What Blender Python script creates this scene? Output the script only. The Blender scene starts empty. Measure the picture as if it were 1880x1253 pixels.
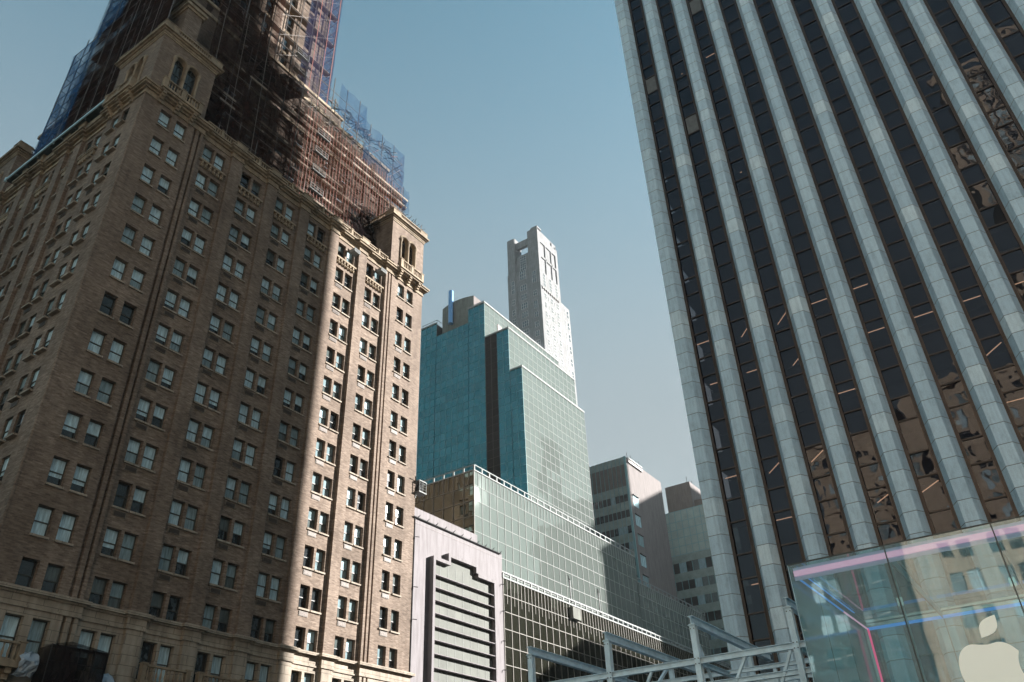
import bpy, math, random
from mathutils import Vector, Matrix
random.seed(7)
S = bpy.context.scene
R_ = math.radians

# ------------------------------------------------------------------ camera
YAW, EL, ROLL = .578379, .582412, -.0407922
f = Vector((math.cos(EL)*math.cos(YAW), math.cos(EL)*math.sin(YAW), math.sin(EL)))
rt = f.cross(Vector((0, 0, 1))).normalized(); up = rt.cross(f)
Rv = math.cos(ROLL)*rt + math.sin(ROLL)*up
Uv = -math.sin(ROLL)*rt + math.cos(ROLL)*up
cam = bpy.data.cameras.new('camera'); co = bpy.data.objects.new('camera', cam)
S.collection.objects.link(co)
m = Matrix((Rv, Uv, -f)).transposed().to_4x4(); m.translation = (0, 0, 1.7)
co.matrix_world = m
cam.sensor_width = 36; cam.lens = 36*1456.9/1880
cam.clip_start = .1; cam.clip_end = 6000
S.camera = co
# ------------------------------------------------------------------ sky, sun, exposure
SUN_AZ, SUN_EL = -39.0, 22.0
w = bpy.data.worlds.new('World'); S.world = w; w.use_nodes = True
nt = w.node_tree; bg = nt.nodes['Background']
sky = nt.nodes.new('ShaderNodeTexSky'); sky.sky_type = 'NISHITA'; sky.sun_disc = False
sky.sun_elevation = R_(SUN_EL); sky.sun_rotation = R_(90-SUN_AZ)
sky.altitude = 0; sky.air_density = 1.0; sky.dust_density = .5; sky.ozone_density = 1.2
hs = nt.nodes.new('ShaderNodeHueSaturation'); hs.inputs['Saturation'].default_value = .95
tint = nt.nodes.new('ShaderNodeMix'); tint.data_type = 'RGBA'; tint.blend_type = 'MULTIPLY'
tint.inputs['Factor'].default_value = 1; tint.inputs['B'].default_value = (.78, 1.07, .88, 1)
nt.links.new(sky.outputs[0], hs.inputs['Color']); nt.links.new(hs.outputs[0], tint.inputs['A'])
# thin summer haze: the sky pales towards the horizon
tc = nt.nodes.new('ShaderNodeTexCoord'); sx = nt.nodes.new('ShaderNodeSeparateXYZ'); nt.links.new(tc.outputs['Generated'], sx.inputs[0])
mr = nt.nodes.new('ShaderNodeMapRange'); mr.interpolation_type = 'SMOOTHSTEP'
for k_, v_ in (('From Min', .40), ('From Max', .92), ('To Min', .95), ('To Max', .0)): mr.inputs[k_].default_value = v_
nt.links.new(sx.outputs[2], mr.inputs['Value'])
hz = nt.nodes.new('ShaderNodeMix'); hz.data_type = 'RGBA'; hz.inputs['B'].default_value = (1.62, 1.80, 1.86, 1)
def wm(op, a, b):
    n = nt.nodes.new('ShaderNodeMath'); n.operation = op
    for i, v in enumerate((a, b)):
        if isinstance(v, (int, float)): n.inputs[i].default_value = v
        else: nt.links.new(v, n.inputs[i])
    return n.outputs[0]
toward = wm('ADD', wm('MULTIPLY', sx.outputs[0], math.cos(R_(SUN_AZ))), wm('MULTIPLY', sx.outputs[1], math.sin(R_(SUN_AZ))))
nt.links.new(wm('MULTIPLY', mr.outputs['Result'], wm('ADD', wm('MULTIPLY', toward, .12), .88)), hz.inputs['Factor']); nt.links.new(tint.outputs['Result'], hz.inputs['A'])
nt.links.new(hz.outputs['Result'], bg.inputs['Color'])
bg.inputs['Strength'].default_value = .06
sl = bpy.data.lights.new('sun', 'SUN'); sl.energy = 5.0; sl.angle = R_(.7); sl.color = (1, .975, .94)
so = bpy.data.objects.new('sun', sl); S.collection.objects.link(so)
sd = Vector((math.cos(R_(SUN_EL))*math.cos(R_(SUN_AZ)), math.cos(R_(SUN_EL))*math.sin(R_(SUN_AZ)), math.sin(R_(SUN_EL))))
so.rotation_euler = sd.to_track_quat('Z', 'Y').to_euler(); so.location = (60, -40, 250)
S.view_settings.view_transform = 'Standard'; S.view_settings.look = 'None'
S.view_settings.exposure = 1.92; S.view_settings.gamma = 1
S.cycles.max_bounces = 8; S.cycles.transparent_max_bounces = 24
S.cycles.glossy_bounces = 4; S.cycles.diffuse_bounces = 3; S.cycles.transmission_bounces = 6
S.cycles.caustics_reflective = False; S.cycles.sample_clamp_indirect = 4

HAZE = .00018
# ------------------------------------------------------------------ materials
class NG:
    def __init__(s, name):
        s.m = bpy.data.materials.new(name); s.m.use_nodes = True
        s.t = s.m.node_tree; s.n = s.t.nodes; s.l = s.t.links
        s.p = s.n['Principled BSDF']; s.out = s.n['Material Output']
    def new(s, k, **kw):
        n = s.n.new(k)
        for a, v in kw.items(): setattr(n, a, v)
        return n
    def link(s, a, b): s.l.new(a, b)
    def pos(s): return s.new('ShaderNodeNewGeometry').outputs['Position']
    def math(s, op, a, b=None):
        n = s.new('ShaderNodeMath', operation=op)
        for i, v in enumerate((a, b)):
            if v is None: continue
            if isinstance(v, (int, float)): n.inputs[i].default_value = v
            else: s.link(v, n.inputs[i])
        return n.outputs[0]
    def mapping(s, vec, scale):
        n = s.new('ShaderNodeMapping'); n.inputs['Scale'].default_value = scale
        s.link(vec, n.inputs['Vector']); return n.outputs[0]
    def noise(s, vec, scale, detail=3, rough=.55):
        n = s.new('ShaderNodeTexNoise'); n.inputs['Scale'].default_value = scale
        n.inputs['Detail'].default_value = detail; n.inputs['Roughness'].default_value = rough
        s.link(vec, n.inputs['Vector']); return n.outputs['Fac']
    def ramp(s, fac, stops):
        n = s.new('ShaderNodeValToRGB'); e = n.color_ramp.elements
        while len(e) < len(stops): e.new(.5)
        for i, (p, c) in enumerate(stops): e[i].position = p; e[i].color = (*c, 1)
        s.link(fac, n.inputs['Fac']); return n.outputs['Color']
    def mix(s, a, b, fac, mode='MIX'):
        n = s.new('ShaderNodeMix', data_type='RGBA', blend_type=mode)
        for k, v in (('A', a), ('B', b), ('Factor', fac)):
            if isinstance(v, (int, float)): n.inputs[k].default_value = v
            elif isinstance(v, tuple): n.inputs[k].default_value = (*v, 1)
            else: s.link(v, n.inputs[k])
        return n.outputs['Result']
    def bump(s, h, strength, dist=.05):
        n = s.new('ShaderNodeBump'); n.inputs['Strength'].default_value = strength
        n.inputs['Distance'].default_value = dist; s.link(h, n.inputs['Height']); return n.outputs[0]

def facade_uv(g):
    p = g.pos(); x = g.new('ShaderNodeSeparateXYZ'); g.link(p, x.inputs[0])
    c = g.new('ShaderNodeCombineXYZ')
    g.link(g.math('ADD', x.outputs[0], x.outputs[1]), c.inputs[0]); g.link(x.outputs[2], c.inputs[1])
    return p, x, c.outputs[0]

def brick_mat(name, c1, c2, mortar):
    g = NG(name); p, x, uv = facade_uv(g)
    b = g.new('ShaderNodeTexBrick'); b.inputs['Scale'].default_value = 1
    b.inputs['Brick Width'].default_value = .33; b.inputs['Row Height'].default_value = .11
    b.inputs['Mortar Size'].default_value = .014; b.inputs['Mortar Smooth'].default_value = .3
    b.inputs['Color1'].default_value = (*c1, 1); b.inputs['Color2'].default_value = (*c2, 1)
    b.inputs['Mortar'].default_value = (*mortar, 1)
    g.link(uv, b.inputs['Vector'])
    streak = g.noise(g.mapping(p, (.9, .9, 4.5)), 1.6, 5, .7)
    blot = g.noise(p, .22, 4)
    run = g.noise(g.mapping(p, (1.7, 1.7, .12)), 1, 3)
    col = g.mix(b.outputs['Color'], g.ramp(streak, [(.32, (.52, .48, .45)), (.68, (1.36, 1.36, 1.36))]), .9, 'MULTIPLY')
    col = g.mix(col, g.ramp(blot, [(.3, (.62, .59, .56)), (.65, (1.14, 1.14, 1.14))]), .85, 'MULTIPLY')
    col = g.mix(col, g.ramp(run, [(.3, (.75, .73, .72)), (.6, (1.05, 1.05, 1.05))]), .7, 'MULTIPLY')
    g.link(col, g.p.inputs['Base Color']); g.p.inputs['Roughness'].default_value = .9
    g.link(g.bump(streak, .5, .04), g.p.inputs['Normal'])
    return g.m

def stone_mat(name, c, var=.25, rough=.85, joints=None):
    g = NG(name); p, x, uv = facade_uv(g)
    n1 = g.noise(p, .7, 6, .65); n2 = g.noise(g.mapping(p, (2, 2, .25)), 1.3, 4)
    a = tuple(v*(1-var*1.3) for v in c); b = tuple(min(1, v*(1+var*.7)) for v in c)
    col = g.ramp(n1, [(.3, a), (.7, b)])
    col = g.mix(col, g.ramp(n2, [(.35, (.7, .68, .66)), (.6, (1.05, 1.05, 1.05))]), .8, 'MULTIPLY')
    if joints:
        b_ = g.new('ShaderNodeTexBrick'); b_.inputs['Scale'].default_value = 1
        b_.inputs['Brick Width'].default_value = joints[0]; b_.inputs['Row Height'].default_value = joints[1]
        b_.inputs['Mortar Size'].default_value = .02; b_.inputs['Color1'].default_value = (1, 1, 1, 1)
        b_.inputs['Color2'].default_value = (.9, .9, .9, 1); b_.inputs['Mortar'].default_value = (.45, .43, .4, 1)
        g.link(uv, b_.inputs['Vector']); col = g.mix(col, b_.outputs['Color'], 1.0, 'MULTIPLY')
    g.link(col, g.p.inputs['Base Color']); g.p.inputs['Roughness'].default_value = rough
    g.link(g.bump(n1, .4, .03), g.p.inputs['Normal'])
    return g.m

def marble_mat():
    # white marble slabs on the piers: slab joints every 1.3 m, each slab a slightly different tone
    g = NG('marble_slab'); p, x, uv = facade_uv(g)
    row = g.math('FLOOR', g.math('DIVIDE', g.math('ADD', x.outputs[2], .1), 1.3))
    colm = g.math('FLOOR', g.math('DIVIDE', g.math('ADD', g.math('SUBTRACT', x.outputs[1], 14.24), 1.48), 2.96))
    cv = g.new('ShaderNodeCombineXYZ'); g.link(row, cv.inputs[0]); g.link(colm, cv.inputs[1])
    wn = g.new('ShaderNodeTexWhiteNoise', noise_dimensions='2D'); g.link(cv.outputs[0], wn.inputs['Vector'])
    fr = g.math('FRACT', g.math('DIVIDE', g.math('ADD', x.outputs[2], .1), 1.3))
    joint = g.math('LESS_THAN', fr, .034)
    vein = g.noise(g.mapping(p, (1, 1.2, .6)), 1.8, 8, .72)
    fine = g.noise(p, 14, 3, .6)
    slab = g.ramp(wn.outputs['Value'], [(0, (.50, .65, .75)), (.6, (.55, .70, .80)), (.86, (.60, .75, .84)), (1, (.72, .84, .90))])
    col = g.mix(slab, g.ramp(vein, [(.30, (.66, .70, .72)), (.5, (1, 1, 1)), (.72, (1.08, 1.08, 1.08))]), .85, 'MULTIPLY')
    col = g.mix(col, g.ramp(fine, [(.3, (.88, .88, .88)), (.7, (1.06, 1.06, 1.06))]), .8, 'MULTIPLY')
    drip = g.noise(g.mapping(p, (3, 3.5, .10)), 1.2, 3)
    col = g.mix(col, g.ramp(drip, [(.34, (.74, .76, .78)), (.55, (1, 1, 1))]), .6, 'MULTIPLY')
    col = g.mix(col, (.17, .19, .20), joint)
    g.link(col, g.p.inputs['Base Color']); g.p.inputs['Roughness'].default_value = .55
    g.link(g.bump(vein, .2, .02), g.p.inputs['Normal'])
    return g.m

def plain(name, c, rough=.6, metal=0, noise=0, scale=3):
    g = NG(name); g.p.inputs['Roughness'].default_value = rough; g.p.inputs['Metallic'].default_value = metal
    if noise:
        n = g.noise(g.pos(), scale, 4)
        g.link(g.ramp(n, [(.3, tuple(v*(1-noise) for v in c)), (.7, tuple(min(1, v*(1+noise)) for v in c))]), g.p.inputs['Base Color'])
    else: g.p.inputs['Base Color'].default_value = (*c, 1)
    return g.m

def mirror_glass(name, base, gl, fac, rough, bumpy=.06, bscale=.5, cell=None, cellamt=.3, tilt=.03):
    g = NG(name); p = g.pos()
    g.n.remove(g.p)
    n = g.noise(p, bscale, 2, .5); nb = g.bump(n, 1.0, bumpy)
    d = g.new('ShaderNodeBsdfDiffuse'); d.inputs['Color'].default_value = (*base, 1)
    s = g.new('ShaderNodeBsdfGlossy'); s.inputs['Roughness'].default_value = rough
    if cell:
        x = g.new('ShaderNodeSeparateXYZ'); g.link(p, x.inputs[0])
        cv = g.new('ShaderNodeCombineXYZ')
        g.link(g.math('FLOOR', g.math('DIVIDE', g.math('ADD', x.outputs[0], x.outputs[1]), cell[0])), cv.inputs[0])
        g.link(g.math('FLOOR', g.math('DIVIDE', x.outputs[2], cell[1])), cv.inputs[1])
        wn = g.new('ShaderNodeTexWhiteNoise', noise_dimensions='2D'); g.link(cv.outputs[0], wn.inputs['Vector'])
        lo = tuple(v*(1-cellamt) for v in gl)
        g.link(g.ramp(wn.outputs['Value'], [(0, lo), (1, gl)]), s.inputs['Color'])
        off = g.new('ShaderNodeVectorMath', operation='MULTIPLY_ADD'); g.link(wn.outputs['Color'], off.inputs[0])
        off.inputs[1].default_value = (tilt,)*3; off.inputs[2].default_value = (-tilt/2,)*3
        add = g.new('ShaderNodeVectorMath', operation='ADD'); g.link(nb, add.inputs[0]); g.link(off.outputs[0], add.inputs[1])
        nrm = g.new('ShaderNodeVectorMath', operation='NORMALIZE'); g.link(add.outputs[0], nrm.inputs[0]); nb = nrm.outputs[0]
    else: s.inputs['Color'].default_value = (*gl, 1)
    g.link(nb, s.inputs['Normal'])
    fr = g.new('ShaderNodeLayerWeight'); fr.inputs['Blend'].default_value = .25
    mx = g.new('ShaderNodeMixShader')
    g.link(g.math('MINIMUM', g.math('ADD', fr.outputs['Fresnel'], fac), .95), mx.inputs[0])
    g.link(d.outputs[0], mx.inputs[1]); g.link(s.outputs[0], mx.inputs[2])
    g.link(mx.outputs[0], g.out.inputs[0])
    return g.m

def clear_glass(name, tintc, opac, glc, rough=.01, bumpy=.01, bscale=.5, dif=(.3, .3, .3), difac=0., ior=1.5):
    g = NG(name); g.n.remove(g.p); p = g.pos()
    tr = g.new('ShaderNodeBsdfTransparent'); tr.inputs['Color'].default_value = (*tintc, 1)
    s = g.new('ShaderNodeBsdfGlossy'); s.inputs['Roughness'].default_value = rough; s.inputs['Color'].default_value = (*glc, 1)
    g.link(g.bump(g.noise(p, bscale, 2, .5), 1.0, bumpy), s.inputs['Normal'])
    fr = g.new('ShaderNodeFresnel'); fr.inputs['IOR'].default_value = ior
    mx = g.new('ShaderNodeMixShader'); g.link(g.math('ADD', g.math('MULTIPLY', fr.outputs[0], 1.0), opac), mx.inputs[0])
    g.link(tr.outputs[0], mx.inputs[1]); g.link(s.outputs[0], mx.inputs[2]); o = mx.outputs[0]
    if difac:
        d = g.new('ShaderNodeBsdfDiffuse'); d.inputs['Color'].default_value = (*dif, 1)
        m2 = g.new('ShaderNodeMixShader'); m2.inputs[0].default_value = difac
        g.link(o, m2.inputs[1]); g.link(d.outputs[0], m2.inputs[2]); o = m2.outputs[0]
    g.link(o, g.out.inputs[0]); return g.m

def net_mat(name, c, alpha, cut=.5):
    g = NG(name); g.n.remove(g.p); p = g.pos()
    tr = g.new('ShaderNodeBsdfTransparent'); d = g.new('ShaderNodeBsdfDiffuse'); d.inputs['Color'].default_value = (*c, 1)
    tl = g.new('ShaderNodeBsdfTranslucent'); tl.inputs['Color'].default_value = (*c, 1)
    ad = g.new('ShaderNodeMixShader'); ad.inputs[0].default_value = .45
    g.link(d.outputs[0], ad.inputs[1]); g.link(tl.outputs[0], ad.inputs[2])
    n = g.noise(g.mapping(p, (1, 1, .45)), .8, 5, .7)
    a = g.ramp(n, [(.32, (alpha*.45,)*3), (.68, (min(1, alpha*1.35),)*3)])
    mx = g.new('ShaderNodeMixShader'); g.link(a, mx.inputs[0])
    g.link(tr.outputs[0], mx.inputs[1]); g.link(ad.outputs[0], mx.inputs[2]); g.link(mx.outputs[0], g.out.inputs[0])
    return g.m

def emit(name, c, st):
    g = NG(name); g.p.inputs['Base Color'].default_value = (*c, 1)
    g.p.inputs['Emission Color'].default_value = (*c, 1); g.p.inputs['Emission Strength'].default_value = st
    return g.m

def window_glass(name, c, ior=1.9, rough=.06, folds=True):
    g = NG(name); p = g.pos()
    n = g.noise(g.mapping(p, (5, 5, .6)), 1.5, 3, .6)
    lo = tuple(v*(.55 if folds else .8) for v in c); hi = tuple(v*1.15 for v in c)
    g.link(g.ramp(n, [(.3, lo), (.7, hi)]), g.p.inputs['Base Color'])
    g.p.inputs['Roughness'].default_value = rough; g.p.inputs['IOR'].default_value = ior
    g.link(g.bump(g.noise(p, 1.1, 2), .8, .02), g.p.inputs['Normal'])
    return g.m

M = {}
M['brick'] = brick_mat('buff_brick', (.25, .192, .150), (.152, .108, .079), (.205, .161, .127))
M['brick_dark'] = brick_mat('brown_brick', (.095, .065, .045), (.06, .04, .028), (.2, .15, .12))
M['limestone'] = stone_mat('limestone', (.37, .31, .245), .2, .85, (1.9, .62))
M['terracotta'] = stone_mat('carved_terracotta', (.31, .24, .165), .35)
M['marble'] = marble_mat()
M['bronze'] = plain('dark_bronze', (.05, .030, .020), .45, .3, .35, 2)
M['bronze_edge'] = plain('bronze_mullion', (.075, .045, .03), .4, .4, .3, 2)
M['frame'] = plain('window_frame_paint', (.045, .045, .038), .5)
M['frame_light'] = plain('white_frame_paint', (.48, .46, .42), .5)
M['curtain_a'] = window_glass('pane_pale_curtain', (.52, .70, .76), 2.1)
M['curtain_b'] = window_glass('pane_grey_curtain', (.24, .33, .35), 2.1)
M['curtain_c'] = window_glass('pane_blind_half', (.10, .12, .115))
M['dark_pane'] = window_glass('pane_dark_room', (.02, .024, .026), folds=False)
M['void'] = plain('dark_interior', (.02, .018, .016), .9)
M['grille'] = plain('air_conditioner_grille', (.06, .045, .035), .6, .3)
M['grille_pale'] = plain('grille_rim', (.15, .12, .09), .6)
M['gm_pane'] = clear_glass('tinted_tower_glass', (.22, .21, .22), .055, (.62, .60, .62), .012, .017, .5, (.012, .014, .026), .40, 1.62)
M['gm_spandrel'] = mirror_glass('tower_spandrel_glass', (.012, .011, .013), (.5, .5, .55), -.02, .04, .02, .8)
M['gm_blind'] = plain('roller_blind', (.13, .13, .13), .7, 0, .2)
M['gm_blind_dim'] = plain('roller_blind_dim', (.05, .05, .065), .5, 0, .2)
M['gm_orange'] = plain('rust_red_blind', (.16, .055, .04), .6, 0, .2)
M['green_glass'] = mirror_glass('teal_mirror_glass', (.005, .040, .050), (.10, .38, .43), .45, .05, .04, .25, (1.4, 1.7), .3, .05)
M['green_dark'] = mirror_glass('brown_slot_glass', (.015, .010, .006), (.02, .012, .008), .0, .12, .03, .3, (1.4, 1.7), .3)
M['mull_teal'] = plain('teal_mullion', (.13, .25, .26), .45, .3)
M['mull_pale'] = plain('pale_aluminium', (.25, .26, .245), .7)
M['pod_glass'] = mirror_glass('podium_mirror_glass', (.145, .165, .15), (.66, .74, .70), .31, .02, .015, .22, (1.65, 1.97), .3)  # south faces: sun glare on the glass put into its pale diffuse base
M['pod_glass_low'] = mirror_glass('smoked_podium_glass', (.020, .020, .014), (.40, .40, .32), .22, .03, .03, .22, (1.4, 1.8), .4)
M['mull_bronze'] = plain('champagne_mullion', (.17, .155, .13), .7)
M['pink'] = stone_mat('pale_pink_stucco', (.205, .184, .19), .06, .8)
M['pink_dark'] = plain('painted_metal_brown', (.20, .15, .14), .6)
M['glassblock'] = plain('frosted_panel', (.125, .13, .112), .8, 0, .2, .6)
M['black'] = plain('black_iron', (.02, .018, .018), .5)
M['white_rail'] = plain('galvanised_rail', (.19, .20, .195), .7)
M['concrete'] = stone_mat('grey_concrete', (.17, .175, .15), .2)
M['ritz'] = stone_mat('pale_tower_stone', (.20, .20, .202), .08, .85, (3.2, 1.7))
M['ritz_pane'] = window_glass('blue_grey_pane', (.05, .075, .09), 1.8, .1, False)
M['duct'] = plain('blue_steel_duct', (.14, .30, .52), .35, .5)
M['c_panel'] = plain('green_grey_panel', (.165, .20, .18), .5, .1, .2, .8)
M['c_brown'] = plain('brown_louvre', (.07, .052, .04), .6, 0, .25, 1)
M['c_wall'] = stone_mat('whitewashed_wall', (.155, .128, .12), .06)
M['d_panel'] = plain('pale_green_grid_panel', (.235, .28, .25), .5, 0, .12, .5)
M['d_brown'] = stone_mat('brown_render', (.13, .098, .08), .15)
M['steel'] = plain('grey_painted_steel', (.62, .76, .84), .5, .1, .15, 2.5)
M['bolt'] = plain('dark_bolt', (.05, .05, .05), .5)
M['cube_glass'] = clear_glass('cube_glass', (.62, .90, .95), .11, (.92, .95, .93), .02, .010, .35, (.44, .74, .82), .19, 1.5)
M['cube_roof'] = clear_glass('cube_roof_glass', (.62, .80, .82), .03, (.9, .95, .95), .02, .006, .5, (.3, .42, .42), .16)
M['seam'] = plain('dark_glass_joint', (.02, .03, .03), .4)
M['fin'] = clear_glass('glass_fin', (.55, .78, .74), .06, (.8, .9, .9), .05, .0, 1, (.42, .70, .74), .32)
M['chrome'] = plain('steel_fitting', (.6, .6, .6), .25, .9)
M['led_pink'] = emit('pink_light', (.90, .38, .52), .20)
M['led_blue'] = emit('blue_light', (.06, .30, .80), .14)
M['led_red'] = emit('red_light', (1, .06, .20), .24)
M['led_soft'] = emit('dim_diffuser_light', (.50, .46, .62), .035)
M['logo'] = emit('logo_white', (.80, .80, .70), .075)
M['warm'] = emit('warm_tube_light', (1, .62, .38), .8)
M['net_blue'] = net_mat('blue_safety_net', (.030, .080, .17), .38)
M['net_blue_dense'] = net_mat('dense_blue_net', (.04, .15, .36), .55)
M['net_violet'] = net_mat('violet_safety_net', (.05, .05, .10), .42)
M['net_brown'] = net_mat('brown_debris_net', (.050, .026, .021), .74)
M['net_red'] = net_mat('red_debris_net', (.045, .022, .014), .48)
M['net_black'] = net_mat('black_net', (.03, .022, .022), .72)
M['pole'] = plain('scaffold_pole', (.16, .14, .13), .5, .4)
M['pole_pale'] = plain('pale_scaffold_tube', (.17, .145, .12), .45, .3)
M['plank'] = plain('scaffold_plank', (.20, .155, .115), .8, 0, .3, 1.5)
M['tape'] = plain('red_strap', (.22, .06, .04), .7)
M['plastic'] = plain('plastic_sheet', (.34, .40, .46), .35)
M['shed'] = plain('dark_green_deck', (.045, .06, .06), .6, 0, .3, 1)
M['shed_edge'] = plain('pale_blue_edge', (.42, .60, .68), .5)
M['asphalt'] = stone_mat('asphalt', (.05, .05, .05), .2)
M['paving'] = stone_mat('granite_paving', (.30, .29, .28), .15, .8, (1.2, .8))
M['west_stone'] = stone_mat('sunlit_beige_stone', (.48, .39, .285), .12, .85, (2.2, .7))
M['west_dark'] = stone_mat('brown_facade', (.05, .038, .03), .2)
M['band_dark'] = plain('dark_band_glass', (.014, .012, .010), .3)
M['dark_tower'] = plain('dark_office_skin', (.035, .03, .026), .5, 0, .3, .3)

g_ = NG('haze'); g_.n.remove(g_.p); v_ = g_.new('ShaderNodeVolumePrincipled'); v_.inputs['Color'].default_value = (.86, .93, .97, 1)
v_.inputs['Density'].default_value = HAZE; v_.inputs['Anisotropy'].default_value = .2; g_.link(v_.outputs[0], g_.out.inputs['Volume']); M['haze'] = g_.m
# ------------------------------------------------------------------ mesh builder
class MB:
    def __init__(s): s.v = []; s.f = []; s.mi = []; s.ms = []
    def mat(s, m):
        if m not in s.ms: s.ms.append(m)
        return s.ms.index(m)
    def face(s, pts, m):
        k = len(s.v); s.v += [tuple(p) for p in pts]; s.f.append(tuple(range(k, k+len(pts)))); s.mi.append(s.mat(m))
    def box(s, x0, x1, y0, y1, z0, z1, m):
        if x0 > x1: x0, x1 = x1, x0
        if y0 > y1: y0, y1 = y1, y0
        if z0 > z1: z0, z1 = z1, z0
        k = len(s.v)
        s.v += [(x0,y0,z0),(x1,y0,z0),(x1,y1,z0),(x0,y1,z0),(x0,y0,z1),(x1,y0,z1),(x1,y1,z1),(x0,y1,z1)]
        i = s.mat(m)
        for q in ((3,2,1,0),(4,5,6,7),(0,1,5,4),(1,2,6,5),(2,3,7,6),(3,0,4,7)):
            s.f.append(tuple(k+a for a in q)); s.mi.append(i)
    def tube(s, a, b, r, m, n=5, r2=None):
        a, b = Vector(a), Vector(b); d = (b-a)
        if d.length < 1e-6: return
        d.normalize(); u = d.cross(Vector((0, 0, 1)))
        if u.length < .01: u = Vector((1, 0, 0))
        u.normalize(); v = d.cross(u); k = len(s.v); i = s.mat(m); r2 = r if r2 is None else r2
        for c, rr in ((a, r), (b, r2)):
            for j in range(n):
                t = 2*math.pi*j/n; s.v.append(tuple(c+u*math.cos(t)*rr+v*math.sin(t)*rr))
        for j in range(n):
            s.f.append((k+j, k+(j+1) % n, k+n+(j+1) % n, k+n+j)); s.mi.append(i)
        s.f.append(tuple(k+j for j in reversed(range(n)))); s.mi.append(i)
        s.f.append(tuple(k+n+j for j in range(n))); s.mi.append(i)
    def lathe(s, x, y, prof, m, n=6):
        k = len(s.v); i = s.mat(m)
        for r, z in prof:
            for j in range(n):
                t = 2*math.pi*j/n; s.v.append((x+r*math.cos(t), y+r*math.sin(t), z))
        for q in range(len(prof)-1):
            for j in range(n):
                s.f.append((k+q*n+j, k+q*n+(j+1) % n, k+(q+1)*n+(j+1) % n, k+(q+1)*n+j)); s.mi.append(i)
    def mesh(s, name, center=True):
        c = Vector((0, 0, 0))
        if center and s.v:
            lo = [min(v[i] for v in s.v) for i in range(3)]; hi = [max(v[i] for v in s.v) for i in range(3)]
            c = Vector([(a+b)/2 for a, b in zip(lo, hi)])
        me = bpy.data.meshes.new(name)
        me.from_pydata([tuple(Vector(v)-c) for v in s.v], [], s.f)
        for mm in s.ms: me.materials.append(mm if not isinstance(mm, str) else M[mm])
        me.polygons.foreach_set('material_index', s.mi); me.update()
        return me, c
    def build(s, name, parent=None, smooth=False, **props):
        if not s.v: return None
        me, c = s.mesh(name); o = bpy.data.objects.new(name, me); S.collection.objects.link(o)
        if smooth:
            for p in me.polygons: p.use_smooth = True
        o.location = c
        if parent:
            o.parent = parent; o.location = c - wloc(parent)
        for k, v in props.items(): o[k] = v
        return o
def wloc(o):
    l = Vector(o.location)
    while o.parent: o = o.parent; l += Vector(o.location)
    return l
def thing(name, loc, label, cat, group=None):
    o = bpy.data.objects.new(name, None); S.collection.objects.link(o); o.location = loc
    o.empty_display_size = .5
    o['label'] = label; o['category'] = cat
    if group: o['group'] = group
    return o
def inst(name, me, parent, loc, rz=0):
    o = bpy.data.objects.new(name, me); S.collection.objects.link(o)
    o.parent = parent; o.location = Vector(loc) - wloc(parent); o.rotation_euler = (0, 0, rz); return o

# a facade frame: u runs along the wall, d is the distance out of it
class Fr:
    def __init__(s, k, plane): s.k = k; s.p = plane; s.rz = {'S': 0, 'W': -math.pi/2, 'E': math.pi/2}[k]
    def __call__(s, u, d, z):
        if s.k == 'S': return (u, s.p-d, z)
        if s.k == 'W': return (s.p-d, u, z)
        return (s.p+d, u, z)
    def box(s, mb, u0, u1, d0, d1, z0, z1, m):
        a = s(u0, d0, z0); b = s(u1, d1, z1); mb.box(a[0], b[0], a[1], b[1], a[2], b[2], m)
def wall(mb, F, u0, u1, z0, z1, ops, depth, m, d=0):
    """front sheet with openings (ua,ub,za,zb) and their reveals"""
    us = sorted({u0, u1} | {o[0] for o in ops} | {o[1] for o in ops})
    for a, b in zip(us[:-1], us[1:]):
        c = (a+b)/2; col = sorted([o for o in ops if o[0] < c < o[1]], key=lambda o: o[2])
        z = z0
        for o in col:
            if o[2] > z: mb.face([F(a, d, z), F(b, d, z), F(b, d, o[2]), F(a, d, o[2])], m)
            z = o[3]
        if z < z1: mb.face([F(a, d, z), F(b, d, z), F(b, d, z1), F(a, d, z1)], m)
    for (a, b, c, e) in ops:
        for p, q in (((a, c), (a, e)), ((b, c), (b, e)), ((a, c), (b, c)), ((a, e), (b, e))):
            mb.face([F(p[0], d, p[1]), F(q[0], d, q[1]), F(q[0], d-depth, q[1]), F(p[0], d-depth, p[1])], m)

def make_window(W, H, upper, lower, blind=.0, frame='frame'):
    """sash window, local: x across, -y outward, z up from the sill; returns frame MB and pane MB"""
    fr = MB(); pn = MB(); t = .055
    fr.box(-W/2, -W/2+t, 0, .12, 0, H, frame); fr.box(W/2-t, W/2, 0, .12, 0, H, frame)
    fr.box(-W/2+t, W/2-t, 0, .12, H-t, H, frame); fr.box(-W/2+t, W/2-t, 0, .12, 0, t, frame)
    fr.box(-W/2+t, W/2-t, .02, .10, H*.5-.035, H*.5+.035, frame)
    a, b = -W/2+t, W/2-t
    fr.box(-W/2-.07, W/2+.07, -.43, .0, -.14, -.004, 'limestone')
    def q(z0, z1, y, m): pn.face([(a, y, z0), (b, y, z0), (b, y, z1), (a, y, z1)], m)
    q(H*.5+.035, H-t, .05, upper)
    if blind > 0:
        zb = t+(H*.5-.035-t)*(1-blind); q(t, zb, .085, lower); q(zb, H*.5-.035, .085, upper)
    else: q(t, H*.5-.035, .085, lower)
    return fr, pn
WV = [('curtain_a', 'curtain_a', 0), ('curtain_a', 'curtain_b', 0), ('curtain_a', 'dark_pane', .3), ('curtain_b', 'curtain_b', 0),
      ('curtain_a', 'dark_pane', 0), ('curtain_c', 'dark_pane', 0), ('curtain_b', 'curtain_c', 0), ('curtain_a', 'curtain_a', 0), ('dark_pane', 'dark_pane', 0)]
WCACHE = {}
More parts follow.
